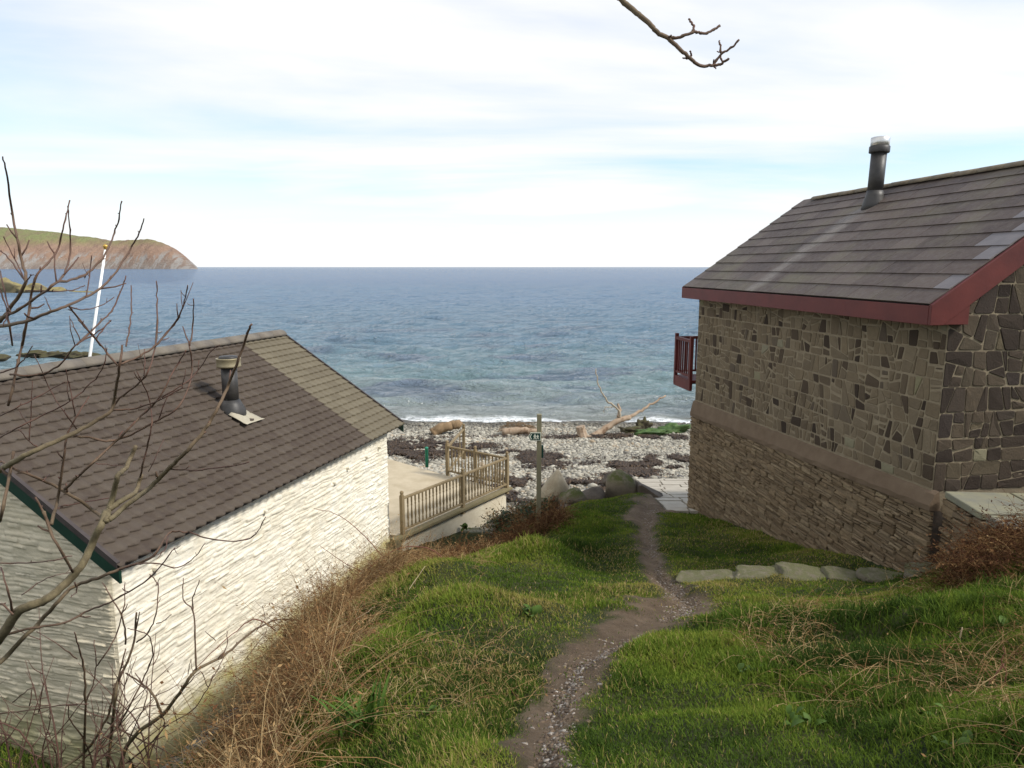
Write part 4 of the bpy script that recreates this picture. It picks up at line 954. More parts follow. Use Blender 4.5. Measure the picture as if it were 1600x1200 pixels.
STRAW = simple('rotted_straw_brown', (.16,.105,.055), (.29,.20,.115), 5, .9, .7, 25)
def tangle(name, c, rx, ry, rz_, n_, seed, mat, L=(.15,.5), r=.012, label=None, cat=None):
    rn = random.Random(seed); mb = MB()
    for _ in range(n_):
        while True:
            u = Vector((rn.uniform(-1,1), rn.uniform(-1,1), rn.uniform(0,1)))
            if u.length < 1: break
        p = Vector((u.x*rx, u.y*ry, u.z*rz_)); a = rn.gauss(0,.45); l = rn.uniform(*L); d_ = Vector((math.cos(a), math.sin(a)*.6, rn.gauss(0,.28)))
        mb.tube([p-d_*l*.5, p+Vector((0,0,rn.uniform(-.02,.05))), p+d_*l*.5], [r, r, r*.4], 3, False)
    o = mb.build(name, mat); o.location = c
    return tag(o, label, cat) if label else o
c0 = hit(698, 679)
o = limb([Vector((-.65,-.1,.05)), Vector((-.2,0,.32)), Vector((.3,.1,.42)), Vector((.62,.2,.45))], .26, .2, 10, 12, .03).build('driftwood_log', STRAW, None, True); o.location = c0; tag(o, 'fibrous tan log lying on shingle near the white cottage corner', 'driftwood')
c1 = hit(815, 680); o = limb([Vector((-.9,0,.12)), Vector((0,.05,.2)), Vector((.9,.1,.12))], .2, .13, 9, 13, .02).build('driftwood_log', DRIFT, None, True); o.location = c1; tag(o, 'red brown log half hidden behind the signpost top', 'driftwood')
tangle('dead_grass_clump', c1+Vector((-.1,.35,.1)), .9, .3, .5, 220, 14, STRAW, (.2,.5), .012, 'straw coloured clump of dead stalks behind the red brown log', 'clump')
GWEED = simple('green_seaweed', (.03,.065,.015), (.09,.15,.04), 4, .6, .5, 30)
for i, (a, b, s, lab) in enumerate(((985,668,(.75,.35,.22),'dark weed covered rock under the fork of the driftwood tree'),(1052,668,(1.0,.45,.30),'green weed covered rock against the stone cottage corner'),(1008,664,(.4,.3,.42),'dark upright rock under the driftwood branch tip'),(1022,672,(.8,.35,.18),'low green weedy rock between driftwood and stone cottage'))):
    p = hit(a, b+10); rock('weed_rock', p+Vector((0,.3,.08)), s, 120+i, GWEED if i in (1,3) else WEEDROCK, lab, 0, group='weed covered rocks by the driftwood', rough=.7, sub=4, cut=(.35,.8))

# kerb of flat stones across the grass
KERB = rockm('grey_kerb_stone', (.165,.14,.10), (.26,.23,.165), (.15,.15,.075), .9, 5.)
kl = [(1065,905,8.0),(1150,900,7.92),(1215,893,7.85),(1290,897,7.75),(1350,893,7.6),(1420,890,7.4),(1492,880,7.2)]
for i in range(6):
    a = atY(*kl[i]); b = atY(*kl[i+1]); d_ = b-a; m_ = (a+b)/2; L = math.hypot(d_.x, d_.y)
    V, F = rock_bm((1,1,1), 140+i, 4, 5, .22, (.7,.9)); V = [Vector((math.copysign(abs(v.x)**.55, v.x)*L*.58+.03*math.sin(v.y*4+i), math.copysign(abs(v.y)**.6, v.y)*(.2+.05*(i % 3 == 2)), v.z*.13)) for v in V]; V = [Vector((v.x, v.y, min(v.z, .05+.02*math.sin(v.x*5+i)+.018*mnoise.fractal(v*9, .9, 2.1, 4)))) for v in V]; o = MB().add(V, F).build('kerb_stone', KERB, None, True)
    o.location = (m_.x, m_.y, float(gz(m_.x, m_.y))-.015); o.rotation_euler = (0, 0, math.atan2(d_.y, d_.x))
    tag(o, ['rounded end stone of the grass kerb nearest the path','second flat stone of the grass kerb from the path','third flat stone of the grass kerb from the path','fourth flat stone of the grass kerb from the path','fifth kerb stone from the path, tilted','pale broad kerb stone nearest the red bracken'][i], 'kerb stone', 'flat stones edging the grass below the stone cottage')
# loose stones along the path
rb = np.random.default_rng(9); n_ = 16000
tt = rb.random(n_)*(len(PATH)-1); ii = tt.astype(int); fr = tt-ii; cxy = PATH[ii]*(1-fr)[:,None]+PATH[ii+1]*fr[:,None]; wv = PW[ii]
x = cxy[:,0]+np.where(rb.random(n_) < .55, rb.normal(.08,.25,n_), rb.normal(0,.6,n_))*wv+.06; y = cxy[:,1]+rb.normal(0,.3,n_)*wv; k = fbm(x*1.6+4, y*1.1) > -.2; x, y = x[k][:9000], y[k][:9000]
t = NT('path_stone'); c = t.ramp(t.attr('tint'), [(0,(.085,.055,.032)),(.3,(.15,.105,.066)),(.6,(.20,.165,.13)),(.9,(.27,.23,.19)),(1.,(.40,.36,.31))]); PST = t.done(c, .75, t.bump(t.noise(40, 4), .3, .01), spec=.35)
tag(pebbles('path_stones', x, y, np.minimum(rb.gamma(1.1, .0045, len(x))+.003, .018), .32, PST, rb, -.05, np.where(rb.random(len(x)) < .5, rb.random(len(x))*.3, rb.random(len(x)))), 'loose grey stones scattered along the worn path', 'stones', kind='stuff')

# ================================================================ VEGETATION
rv = np.random.default_rng(77)
def to_house(x, y, o, rz):
    c, s = math.cos(-rz), math.sin(-rz); dx, dy = x-o[0], y-o[1]; return dx*c-dy*s, dx*s+dy*c
def blocked(x, y):
    a, b = to_house(x, y, (4.474,7.605), R(8.5)); k = (a > .16) & (a < 5) & (b > -.02) & (b < 6.8)
    a, b = to_house(x, y, (-4.556,7.776), R(-15.74)); k |= (a > -5.75) & (a < -.1) & (b > -.0) & (b < 7.6)
    k |= in_poly(x, y, TPOLY) | ((x > 3.12+.45*np.clip((y-SLY0)/(SLY1-SLY0),0,1)+.02) & (x < 6.5) & (y > SLY0))
    ca = math.atan2(dv.y, dv.x); a, b = to_house(x, y, (p1.x, p1.y), ca); k |= (a > -.03) & (a < PL) & (b*sgn > -.06) & (b*sgn < 2.2)
    return k
def in_view(x, y, m=.25): return np.abs(x) < (.74+m)*y+.9
def edge_left(y): return np.interp(y, [0,3,3.9,5,6.8,8.6,10.5,12,13,16], [-1.4,-1.35,-1.4,-1.55,-1.9,-1.75,-1.75,-1.5,-1.0,.6])
def brow(x): return np.interp(x, [-2,0,.6,1.2,2,2.8,3.4,6], [12.6,13.4,14.2,14.9,15.5,15.8,15.5,15.2])
def strands(name, B, az_, el, L, r, droop, tint, mat, seg=4, ribbon=False, leaf=0, leaf_l=.05, rng=rv):
    """many tapering stalks: base points B (n,3), heading, rise, length, base radius, droop"""
    n_ = len(B); u = np.linspace(0, 1, seg+1); dirh = np.stack([np.sin(az_), np.cos(az_), np.zeros(n_)], 1); side = np.stack([np.cos(az_), -np.sin(az_), np.zeros(n_)], 1)
    sw = rng.normal(0, .12, n_)
    P = B[:,None,:]+L[:,None,None]*(u[None,:,None]*np.cos(el)[:,None,None]*dirh[:,None,:]+(u[None,:,None]**2)*sw[:,None,None]*side[:,None,:])
    P[...,2] += L[:,None]*(u[None]*np.sin(el)[:,None]-droop[:,None]*u[None]**2)
    rad = r[:,None]*(1-.8*u[None])
    if ribbon:
        V = np.stack([P-side[:,None,:]*rad[...,None], P+side[:,None,:]*rad[...,None]], 2); k = 2
        b = (np.arange(n_)*(seg+1)*2)[:,None,None]; s_ = (np.arange(seg)*2)[None,:,None]; F = (b+s_+np.array([0,1,3,2])[None,None,:]).reshape(-1, 4)
    else:
        up = np.array([0,0,1.]); k = 3
        V = np.stack([P+side[:,None,:]*rad[...,None]*math.cos(a)+up*rad[...,None]*math.sin(a) for a in (0, 2.094, 4.189)], 2)
        b = (np.arange(n_)*(seg+1)*3)[:,None,None,None]; s_ = (np.arange(seg)*3)[None,:,None,None]
        F = (b+s_+np.array([[0,1,4,3],[1,2,5,4],[2,0,3,5]])[None,None]).reshape(-1, 4)
    V = V.reshape(-1, 3); T = np.repeat(tint, (seg+1)*k)
    if leaf:                                                  # crumpled leaflets along the stalk, as extra quads
        m = leaf; us = rng.random((n_, m))*.8+.2; ii = np.minimum((us*seg).astype(int), seg-1); f_ = us*seg-ii
        Q = np.take_along_axis(P, ii[...,None].repeat(3, 2), 1)*(1-f_)[...,None]+np.take_along_axis(P, (ii+1)[...,None].repeat(3, 2), 1)*f_[...,None]
        Q = Q.reshape(-1, 3); nq = len(Q); a = rng.random(nq)*6.283; l = leaf_l*rng.uniform(.5, 1.5, nq); d = np.stack([np.sin(a), np.cos(a), rng.normal(-.3,.45,nq)], 1); e = np.stack([np.cos(a), -np.sin(a), rng.normal(0,.6,nq)], 1)*.18
        W = np.stack([Q, Q+d*l[:,None]*.45+e*l[:,None], Q+d*l[:,None], Q+d*l[:,None]*.45-e*l[:,None]], 1).reshape(-1, 3)
        F = np.concatenate([F, len(V)+np.arange(nq*4).reshape(-1, 4)]); V = np.concatenate([V, W]); T = np.concatenate([T, np.repeat(np.clip(np.repeat(tint, m)*.8+rng.normal(-.05,.1,nq),0,1), 4)])
    return mesh_np(name, V, F, mat, None, {'tint': T})

t = NT('grass_blade')
c = t.ramp(t.attr('tint'), [(0,(.034,.062,.011)),(.3,(.092,.145,.018)),(.55,(.165,.215,.028)),(.78,(.23,.20,.055)),(1.,(.42,.31,.14))])
GRASS = t.done(c, .75, None, spec=.06, transl=.3)
t = NT('dead_bracken'); c = t.ramp(t.attr('tint'), [(0,(.065,.028,.016)),(.3,(.15,.072,.032)),(.6,(.29,.175,.075)),(1.,(.47,.345,.18))])
BRACK = t.done(c, .85, None, spec=.06, transl=.15)
t = NT('weed_leaf'); c = t.ramp(t.attr('tint'), [(0,(.015,.035,.010)),(.6,(.045,.09,.02)),(1.,(.10,.15,.04))]); LEAFM = t.done(c, .5, None, spec=.35, transl=.2)

def longness(x, y):
    v = smooth(.10, .45, fbm(x*.8+3, y*.8))*.45
    v = v+smooth(1.0, 2.6, x-.18*(y-2.5))*smooth(6.2, 5.0, y)*.25
    v = v+smooth(1.0, .1, x-edge_left(y))*.75
    v = v+smooth(.0, .3, fbm(x*2.3+8, y*2.3))*.8*smooth(.8, 1.8, x-.12*(y-2.5))*smooth(6.0, 4.8, y)
    for cx_, cy_, r_, a_ in ((.35,9.3,.55,.9),(-.55,5.6,.6,.9),(-.2,10.6,.5,.7),(2.05,5.0,.5,.8),(-1.0,4.4,.5,.6),(.75,10.2,.45,.6)): v = v+a_*np.exp(-((x-cx_)**2+(y-cy_)**2)/r_**2)
    return np.clip(v, 0, 1.3)
def grass(name, n_, x0, x1, y0, y1, ok, label):
    y = y0+(y1-y0)*rv.random(n_)**1.55; x = rv.uniform(x0, x1, n_)
    k = in_view(x, y) & ~blocked(x, y) & ok(x, y); x, y = x[k], y[k]
    pd_ = ragged(x, y, path_d(x, y)); k = rv.random(len(x)) < smooth(.6, 1.5, pd_)+.05; x, y = x[k], y[k]; pd_ = pd_[k]
    lg = longness(x, y); n_ = len(x)
    L = (.015+.030*rv.random(n_)+lg*.12*rv.random(n_)**.8)*(.45+.55*smooth(.9, 2.2, pd_))*(1+.02*y)
    dryp = np.clip(.06+.6*smooth(.0, .5, fbm(x*.6+9, y*.6+2))+.35*lg*smooth(-.1,.4,fbm(x*1.4, y*1.4+7))+.3*smooth(2.2,1.0,pd_), 0, .95)
    tint = np.where(rv.random(n_) < dryp*.55, rv.uniform(.7,1.,n_), np.clip(.40+.65*fbm(x*.9, y*.9)+.3*fbm(x*3.3, y*3.3)+rv.normal(0,.10,n_)-.24*lg, 0, .78))
    B = np.c_[x, y, gz(x, y)-.006]
    o = strands(name, B, rv.random(n_)*6.283, rv.uniform(.75,1.45,n_), L, .0013+.00055*y+.0008*lg, rv.uniform(.1,.55,n_), tint, GRASS, 2, True)
    return tag(o, label, 'grass', kind='stuff')
grass('grass', 620000, -2.6, 6.2, .9, 16.0, lambda x, y: (x > edge_left(y)-.25) & (y < brow(x)+.25), 'green grass on the slope either side of the worn path')
grass('grass', 130000, -1.2, 3.4, 1.5, 4.4, lambda x, y: x > edge_left(y)+.1, 'close turf of the near foreground on both sides of the path')
grass('grass', 60000, -9.5, -3.2, 4.0, 8.6, lambda x, y: (gz(x, y) < H-4.9), 'rough grass at the foot of the white cottage near gable')

def scatter(n_, x0, x1, y0, y1, ok):
    x = rv.uniform(x0, x1, n_); y = rv.uniform(y0, y1, n_); k = ok(x, y) & ~blocked(x, y); return x[k], y[k]
def bracken(name, x, y, label, L=(.2,.8), tint=(.52,.27), leaf=4, r=.0022, up=(.05,1.1), lift=.16, leaf_l=.018):
    n_ = len(x); z = gz(x, y)+rv.random(n_)*lift
    o = strands(name, np.c_[x, y, z], rv.random(n_)*6.283, rv.uniform(up[0], up[1], n_), rv.uniform(L[0], L[1], n_), rv.uniform(.5,1.4,n_)*r, rv.uniform(.2,1.1,n_), np.clip(rv.normal(tint[0], tint[1], n_)+.25*fbm(x*2, y*2), 0, 1), BRACK, 4, False, leaf, leaf_l)
    return tag(o, label, 'bracken', kind='stuff')
dl = lambda x, y: x-edge_left(y)
x, y = scatter(60000, -4.2, -.4, 2.4, 12.5, lambda x, y: (dl(x, y) < .22+.6*fbm(x*1.3, y*1.3)) & (dl(x, y) > -1.0+.25*fbm(x, y*2)) & (gz(x, y) > H-5.75))
bracken('bracken', x[:20000], y[:20000], 'brown dead bracken and bramble stems on the bank above the white wall', (.35,1.1), (.60,.26), 3, .0023, (.25,1.4), .3, .022)
x, y = scatter(16000, -2.3, 1.0, 9.8, 14.6, lambda x, y: (np.abs(y-np.interp(x, [-2.2,-1,0,1.], [10.7,11.2,11.9,12.6])) < .5+.4*fbm(x*2, y*2)))
bracken('bracken', x[:3600], y[:3600], 'red brown dead bracken in front of the cream terrace wall', (.3,.72), (.36,.24), 7, .0035, (.4,1.4), .12, .025)
x, y = scatter(22000, 3.0, 6.4, 4.4, 7.6, lambda x, y: (np.hypot(((x-4.25)*.87+(y-5.62)*.5)/.95, (-(x-4.25)*.5+(y-5.62)*.87)/.48) < .95+.6*fbm(x*1.5, y*1.5)) & (gz(x, y) > 0))
bracken('bracken', x[:7500], y[:7500], 'dark red bracken heap at the right below the flagged platform', (.2,.6), (.20,.25), 6, .0022, (.05,1.2), .24, .02)
x, y = scatter(26000, 1.0, 5.5, 1.5, 6.0, lambda x, y: (x > .75+.18*y) & (fbm(x*1.5, y*1.5) > .02))
bracken('dead_stalks', x[:3600], y[:3600], 'dry straw stalks and dead bracken among the grass at the right', (.15,.5), (.72,.2), 2, .0016, (.0,1.0), .05, .014)
x, y = scatter(9000, -1.9, .6, 3.2, 10.5, lambda x, y: (dl(x, y) < 1.5) & (fbm(x*1.2+4, y*1.2) > .0))
bracken('dead_stalks', x[:1700], y[:1700], 'straw stalks among the grass along the left bank edge', (.12,.4), (.75,.18), 2, .0016, (.0,1.0), .04, .014)
# bramble thicket between terrace end and the boulders
x, y = scatter(12000, -.4, 1.5, 15.0, 17.2, lambda x, y: np.hypot((x-.15)/.8, (y-15.9)/.7) < 1+.4*fbm(x*2, y*2))
x, y = x[:900], y[:900]; n_ = len(x)
tag(strands('bramble_thicket', np.c_[x, y, gz(x, y)+rv.random(n_)*.35], rv.random(n_)*6.283, rv.uniform(.2,1.4,n_), rv.uniform(.3,.75,n_), np.full(n_,.0045), rv.uniform(.2,.7,n_), rv.random(n_)*.7, LEAFM, 4, False, 7, .06), 'dark leafy bramble thicket between terrace end and boulders', 'thicket', kind='stuff')
x, y = np.repeat(x, 1), np.repeat(y, 1); bracken('bracken', x, y, 'brown bramble stems through the thicket by the signpost', (.3,.9), (.5,.25), 4, .005, (.3,1.4), .4, .06)

# weeds with single leaves
def leaf_me(L, W, bend, fold=.25):
    n_ = 6; vs = []; 
    for i in range(n_+1):
        u = i/n_; wd = W*math.sin(math.pi*min(1, u*.92+.06))**.8; x = L*u; z = bend*L*(u-u*u*1.15)
        vs += [(x, -wd, z+fold*wd), (x, 0, z), (x, wd, z+fold*wd)]
    return vs, [(i*3+k, i*3+3+k, i*3+4+k, i*3+1+k) for i in range(n_) for k in (0, 1)]
def leafmat(name, a, b): return simple(name, a, b, 9, .65, .2, 40, spec=.15)
DOCK = leafmat('dock_leaf', (.045,.085,.014), (.085,.14,.025)); STRAP = leafmat('strap_leaf', (.040,.085,.012), (.075,.13,.02)); NETT = leafmat('nettle_leaf', (.03,.055,.010), (.055,.09,.018))
def weed(name, px, py, n_, L, W, bend, tilt, mat, label, cat, seed, dz=0):
    p = hit(px, py); rt = tag(empty(name, p+Vector((0,0,dz))), label, cat); rn = random.Random(seed); me = None
    for i in range(n_):
        M = Matrix.Translation((rn.gauss(0,.035), rn.gauss(0,.03), rn.uniform(0,.02))) @ Matrix.Rotation(rn.random()*6.283, 4, 'Z') @ Matrix.Rotation(-rn.uniform(*tilt), 4, 'Y') @ Matrix.Scale(rn.uniform(.6,1.2), 4)
        if me is None:
            o = MB().add(*leaf_me(L, W, bend)).build('leaf', mat, rt, True); me = o.data; o.matrix_local = M
        else: link_copy('leaf', me, rt, M)
    return rt
weed('strap_leaved_plant', 575, 1150, 26, .26, .009, .5, (.6,1.4), STRAP, 'clump of green strap leaves low on the left bank', 'plant', 1)
weed('strap_leaved_plant', 540, 1165, 16, .22, .008, .5, (.5,1.3), STRAP, 'smaller tuft of strap leaves left of the big strap leaf clump', 'plant', 2)
weed('dock_plant', 830, 962, 9, .08, .024, .5, (.3,1.1), DOCK, 'small broad leaved dock beside the grassy hummock left of path', 'plant', 3)
weed('dock_plant', 670, 1120, 6, .06, .018, .5, (.3,1.1), DOCK, 'little broad leaved weed right of the strap leaf clump', 'plant', 4)
weed('dock_plant', 1245, 1140, 11, .06, .019, .4, (.2,1.0), DOCK, 'low broad leaved dock in the right foreground grass', 'plant', 5)
weed('dock_plant', 1462, 1125, 5, .06, .018, .4, (.4,1.2), DOCK, 'pale leaved weed among dead stalks at lower right', 'plant', 6)
weed('dock_plant', 1590, 985, 8, .065, .02, .4, (.2,1.0), DOCK, 'broad leaved weed at the right edge below the bracken', 'plant', 7)
weed('nettle_patch', 1175, 1055, 16, .045, .015, .4, (.2,1.2), NETT, 'dark nettle patch in dry grass right of the path', 'plant', 8)
weed('nettle_patch', 1500, 1165, 14, .045, .015, .4, (.2,1.2), NETT, 'dark leafy weed near the bottom right corner', 'plant', 9)
weed('ivy', 707, 818, 16, .14, .05, .3, (-.3,1.2), NETT, 'ivy climbing the cream wall under the middle railing post', 'plant', 10)
bpy.data.objects['ivy'].location = (B_[0]+(C_[0]-B_[0])*.50+.16, B_[1]+(C_[1]-B_[1])*.50-.10, TZ-.42)

# single dead stems one can pick out
def stem(pts, r, label, mat, Y=None, name='dead_bramble', cat='bramble'):
    P = [atY(*p) for p in pts]; b = P[0].copy(); o = limb([p-b for p in P], r, r*.45, 5, int(pts[0][0]), .004).build(name, mat, None, True); o.location = b; return tag(o, label, cat)
PALESTEM = simple('pale_dead_stem', (.34,.25,.15), (.48,.38,.25), 8, .8, .2, 40); REDSTEM = simple('red_bramble_stem', (.14,.05,.035), (.24,.10,.06), 8, .7, .2, 40)
for pts, r, lab, m_ in (
  ([(450,1199,3.7),(487,1160,3.8)], .006, 'pale broken stick at the bottom of left bank', PALESTEM),
  ([(520,1150,4.2),(557,1110,4.2)], .006, 'pale broken stick above the strap leaf clump', PALESTEM),
  ([(618,965,7.0),(640,920,7.2),(664,884,7.4)], .006, 'straight pale stalk leaning over left bank grass', PALESTEM),
  ([(552,925,8.6),(585,880,8.8),(630,856,9.0),(665,856,9.0),(690,870,8.9),(702,888,8.8)], .011, 'arching dark bramble stem hooped near the terrace corner', REDSTEM),
  ([(600,872,9.5),(570,838,9.6),(530,805,9.6),(490,795,9.6)], .008, 'thin bramble stem reaching left across the far white wall', REDSTEM),
  ([(585,902,9.0),(540,880,9.0),(500,853,9.0)], .007, 'thin red stem below the long bramble on white wall', REDSTEM),
  ([(430,985,7.4),(400,968,7.3),(370,985,7.2),(330,1020,7.0),(300,1050,6.9)], .008, 'dark bramble stem drooping left in front of the white wall', REDSTEM),
  ([(480,1010,6.4),(520,985,6.5),(560,965,6.6),(585,948,6.7)], .008, 'pale horizontal bramble stalk across the bracken bank', PALESTEM),
  ([(500,960,7.4),(503,920,7.4),(500,895,7.4)], .006, 'short upright red stem in the bank bracken', REDSTEM),
  ([(1430,980,4.6),(1460,955,4.7),(1500,940,4.8),(1520,932,4.8)], .007, 'long orange stalk below the red bracken heap', PALESTEM),
  ([(1478,972,4.6),(1510,945,4.7),(1535,920,4.8)], .006, 'second orange stalk crossing the red bracken heap', PALESTEM),
  ([(1500,1026,3.9),(1502,980,3.9)], .008, 'upright pale broken stalk at the right bank', PALESTEM),
  ([(1522,1125,3.1),(1545,1075,3.1),(1567,1036,3.1)], .007, 'leaning orange red stem near the right edge', REDSTEM),
  ([(1578,1120,3.0),(1570,1060,3.0),(1568,1010,3.0)], .005, 'thin dark upright stem at the right edge', REDSTEM),
  ([(1417,1168,2.7),(1450,1180,2.7),(1500,1195,2.6)], .005, 'pale straw lying near the bottom right corner', PALESTEM),
  ([(1260,1060,3.7),(1290,1038,3.8),(1350,1028,3.9)], .004, 'long pale straw bent over the right grass', PALESTEM)):
    stem(pts, r, lab, m_)

# ---------------------------------------------------------------- bare shrubs at the left, overhanging branch
t = NT('twig_bark'); hh_ = t.attr('thick'); c = t.mix(hh_, (.115,.055,.042), (.19,.155,.085)); c = t.mix(t.ramp(t.noise(25, 6, .7), [(.4,0.),(.7,.7)]), c, (.075,.055,.035))
BARK = t.done(c, .75, t.bump(t.noise(60, 5), .4, .006), spec=.3)
def crop(x0, y0, s, txt):                # survey notes: points read off an enlarged piece of the photograph
    L = []
    for ln in txt.strip().split('\n'):
        pr, rr = ln.split('|'); L.append(([(x0+float(a.split(',')[0])/s, y0+float(a.split(',')[1])/s) for a in pr.split()], [float(v) for v in rr.split(',')]))
    return L
UP = crop(0, 220, 3.75, """0,1060 60,980 150,825 120,680 85,490 40,215 15,90|3.2,1
130,1200 165,1020 205,810 290,710 340,630 375,490 410,350|2.2,.9
0,1040 90,1000 180,940 330,830 385,760 410,660 410,520 395,385|2.6,.8
330,830 430,810 520,770 600,690 655,580 690,480 715,350|2,.9
0,1088 170,1055 300,1000 400,965 560,885 660,790 750,660 805,560 845,455|3,.9
150,878 280,880 420,875 500,845|1.2,.7
500,920 515,850 525,780 535,670|1,.7
450,1195 580,1070 650,1000 705,890 740,790|1.6,.8
735,1200 755,1120 770,980 770,850|1.3,.8
912,1200 922,1080 920,960 915,820|1.5,.8
920,1190 1030,1060 1075,960 1100,845|1.4,.8
1110,1200 1130,1100 1135,930|1.4,.8
400,965 450,1030 590,1200|1.5,1.4
400,970 490,990 590,965 670,915|1,.6
300,1000 265,915|1,.6
150,825 60,700 0,640|1.3,.8
150,825 100,720 20,560|1,.7
560,1160 640,1060 650,1060|1,.6
470,1170 410,1040|.9,.6
0,870 40,1000 20,1080|1.2,.9
45,1010 70,1200|1.6,1.5
0,760 45,960 60,1000|1.3,1
150,830 180,790 175,785|1,.6""")
UP += crop(0, 500, 3.75, """0,880 120,810 240,750 420,670 560,590 650,530 680,400 700,260 720,150|5,1.6
650,530 800,515 930,470 1060,400 1060,385|1.6,.8
430,680 540,690 640,710 770,670 900,600 1040,515 1110,380 1125,270 1110,150 1070,40|2.2,.9
700,260 800,220 910,150 980,70 1040,0 1075,-90|1.8,.9
690,270 560,110 460,0|1.6,1.2
620,1180 640,1100 680,960 690,910 740,860 795,740|5,3.4
640,1110 710,1060 790,1010 830,905|5,3
820,920 860,750 890,600 870,450 800,300|1.6,.8
640,1170 760,1070 880,980 1000,860 1100,760 1200,640 1250,560 1330,400 1400,230 1450,80 1475,20|4.4,1.6
1000,870 1150,880 1330,860 1460,835|1.4,.8
620,1175 500,1080 370,1000 250,940 100,880 0,820|3,2
250,945 290,900|1.2,1
300,1195 340,1050 360,900 390,690 430,600 520,450|3,1
380,990 530,850 700,690 830,560 930,460 1010,310 1090,180|2.4,1
0,1180 50,950 80,770|2.8,2
290,1200 210,1040|2.2,1.6
0,560 200,460 380,360|1.3,.7
50,500 100,280 130,140 160,0|2.2,1.4
0,690 160,600 350,510 480,420 600,290 625,160|1.4,.7
170,710 180,560 190,360|1,.6
240,755 170,710 110,640|1,.6
440,560 410,400 385,290|1,.6
450,640 330,470 260,330 200,200|1,.6
650,540 700,460 850,330 905,180 920,0|1.8,1
60,320 200,325 340,270 440,150 560,80 640,15|1.8,.8
0,310 100,270 190,155|1.4,.7
840,340 850,240 845,170|.8,.5
930,470 1130,330 1240,180 1290,145|1,.6
300,1170 340,1100 450,1075 640,1045|1.4,.8
560,840 660,850 760,850|.8,.5
870,890 960,700|.7,.5""")
UP += crop(0, 800, 3, """-300,900 -120,720 0,590 60,500 110,450 200,420 270,370 350,290 400,220 440,130 480,50 497,0|9,5.5
-260,860 0,700 100,600 210,490 330,360 460,310 560,270 720,205 790,100 880,95|4.5,1.4
890,95 980,125 1130,135 1200,100 1245,20|1.3,.7
560,270 640,245 730,240 830,262 910,215 960,145|1.4,.7
-100,640 40,570 180,540 300,520 420,460 540,410 700,310 800,190 820,170|2.4,.8
-80,480 0,430 60,480|2,1.6
60,500 45,400 5,260|2.4,1
0,240 120,240 250,225 340,205|1.2,.8
100,390 220,310 330,285|.9,.6
340,280 250,120 205,0|2.2,2.4
350,330 360,370 335,400|1.2,.7
790,110 770,180 715,207|1,.6""")
LOW = crop(0, 800, 3, """540,1250 620,1060 760,950 860,820 920,740 1040,680 1110,620 1200,550 1300,505 1400,505|4,.8
920,740 915,600 905,460 860,410 860,310|1.6,.7
905,460 905,400 935,320|1.2,.7
1040,680 1065,620 1063,555|1,.6
1010,600 960,560|.8,.5
860,830 940,750 975,820 1000,760|.8,.6
760,950 720,860 660,800 590,755|2.2,1.2
500,1230 540,880 560,780 620,640 640,470|3,1.5
635,560 655,470|1.4,.8
590,620 575,500 520,400 480,330|1.6,.8
560,1000 640,850 700,720 715,640 690,575 600,545|1.6,.7
640,610 690,570 730,480 740,350 700,290|1.4,.7
730,350 750,305|.8,.5
730,525 770,510 805,480|.9,.6
390,1220 400,900 390,720 370,640 350,560|2.2,.9
400,905 440,790 450,700 440,600|1.2,.7
455,720 540,590 580,440 585,330|1.3,.7
360,690 270,620 170,560|1,.6
300,1250 560,1000 640,920 800,900|1,.7
200,1260 400,1120 500,970 530,860 590,640|3,1.2
560,1250 600,1080 680,900 690,780|1.4,.7
500,985 640,1060 760,1110 820,1160|1.4,.8
640,1100 790,980|1,.6
0,945 130,930 300,905 420,900|1.2,.8
60,890 150,820|1,.7
180,940 205,800|1.1,.7
140,910 150,820|1,.7
120,1250 180,1150 330,960 480,780|1,.7
0,1010 100,1100 190,1150|1.5,1
450,1240 400,1080 330,980 320,900|1.4,.8
590,1180 700,1090 770,1000 750,940|1.6,.9
690,1180 760,1020 900,930 970,830 1050,680|1.1,.7
600,900 560,800 600,700|.9,.6
830,990 810,910|.8,.5
880,760 895,690|.8,.5
1200,560 1240,500 1230,440|.7,.4
1150,690 1250,560|.6,.4""")
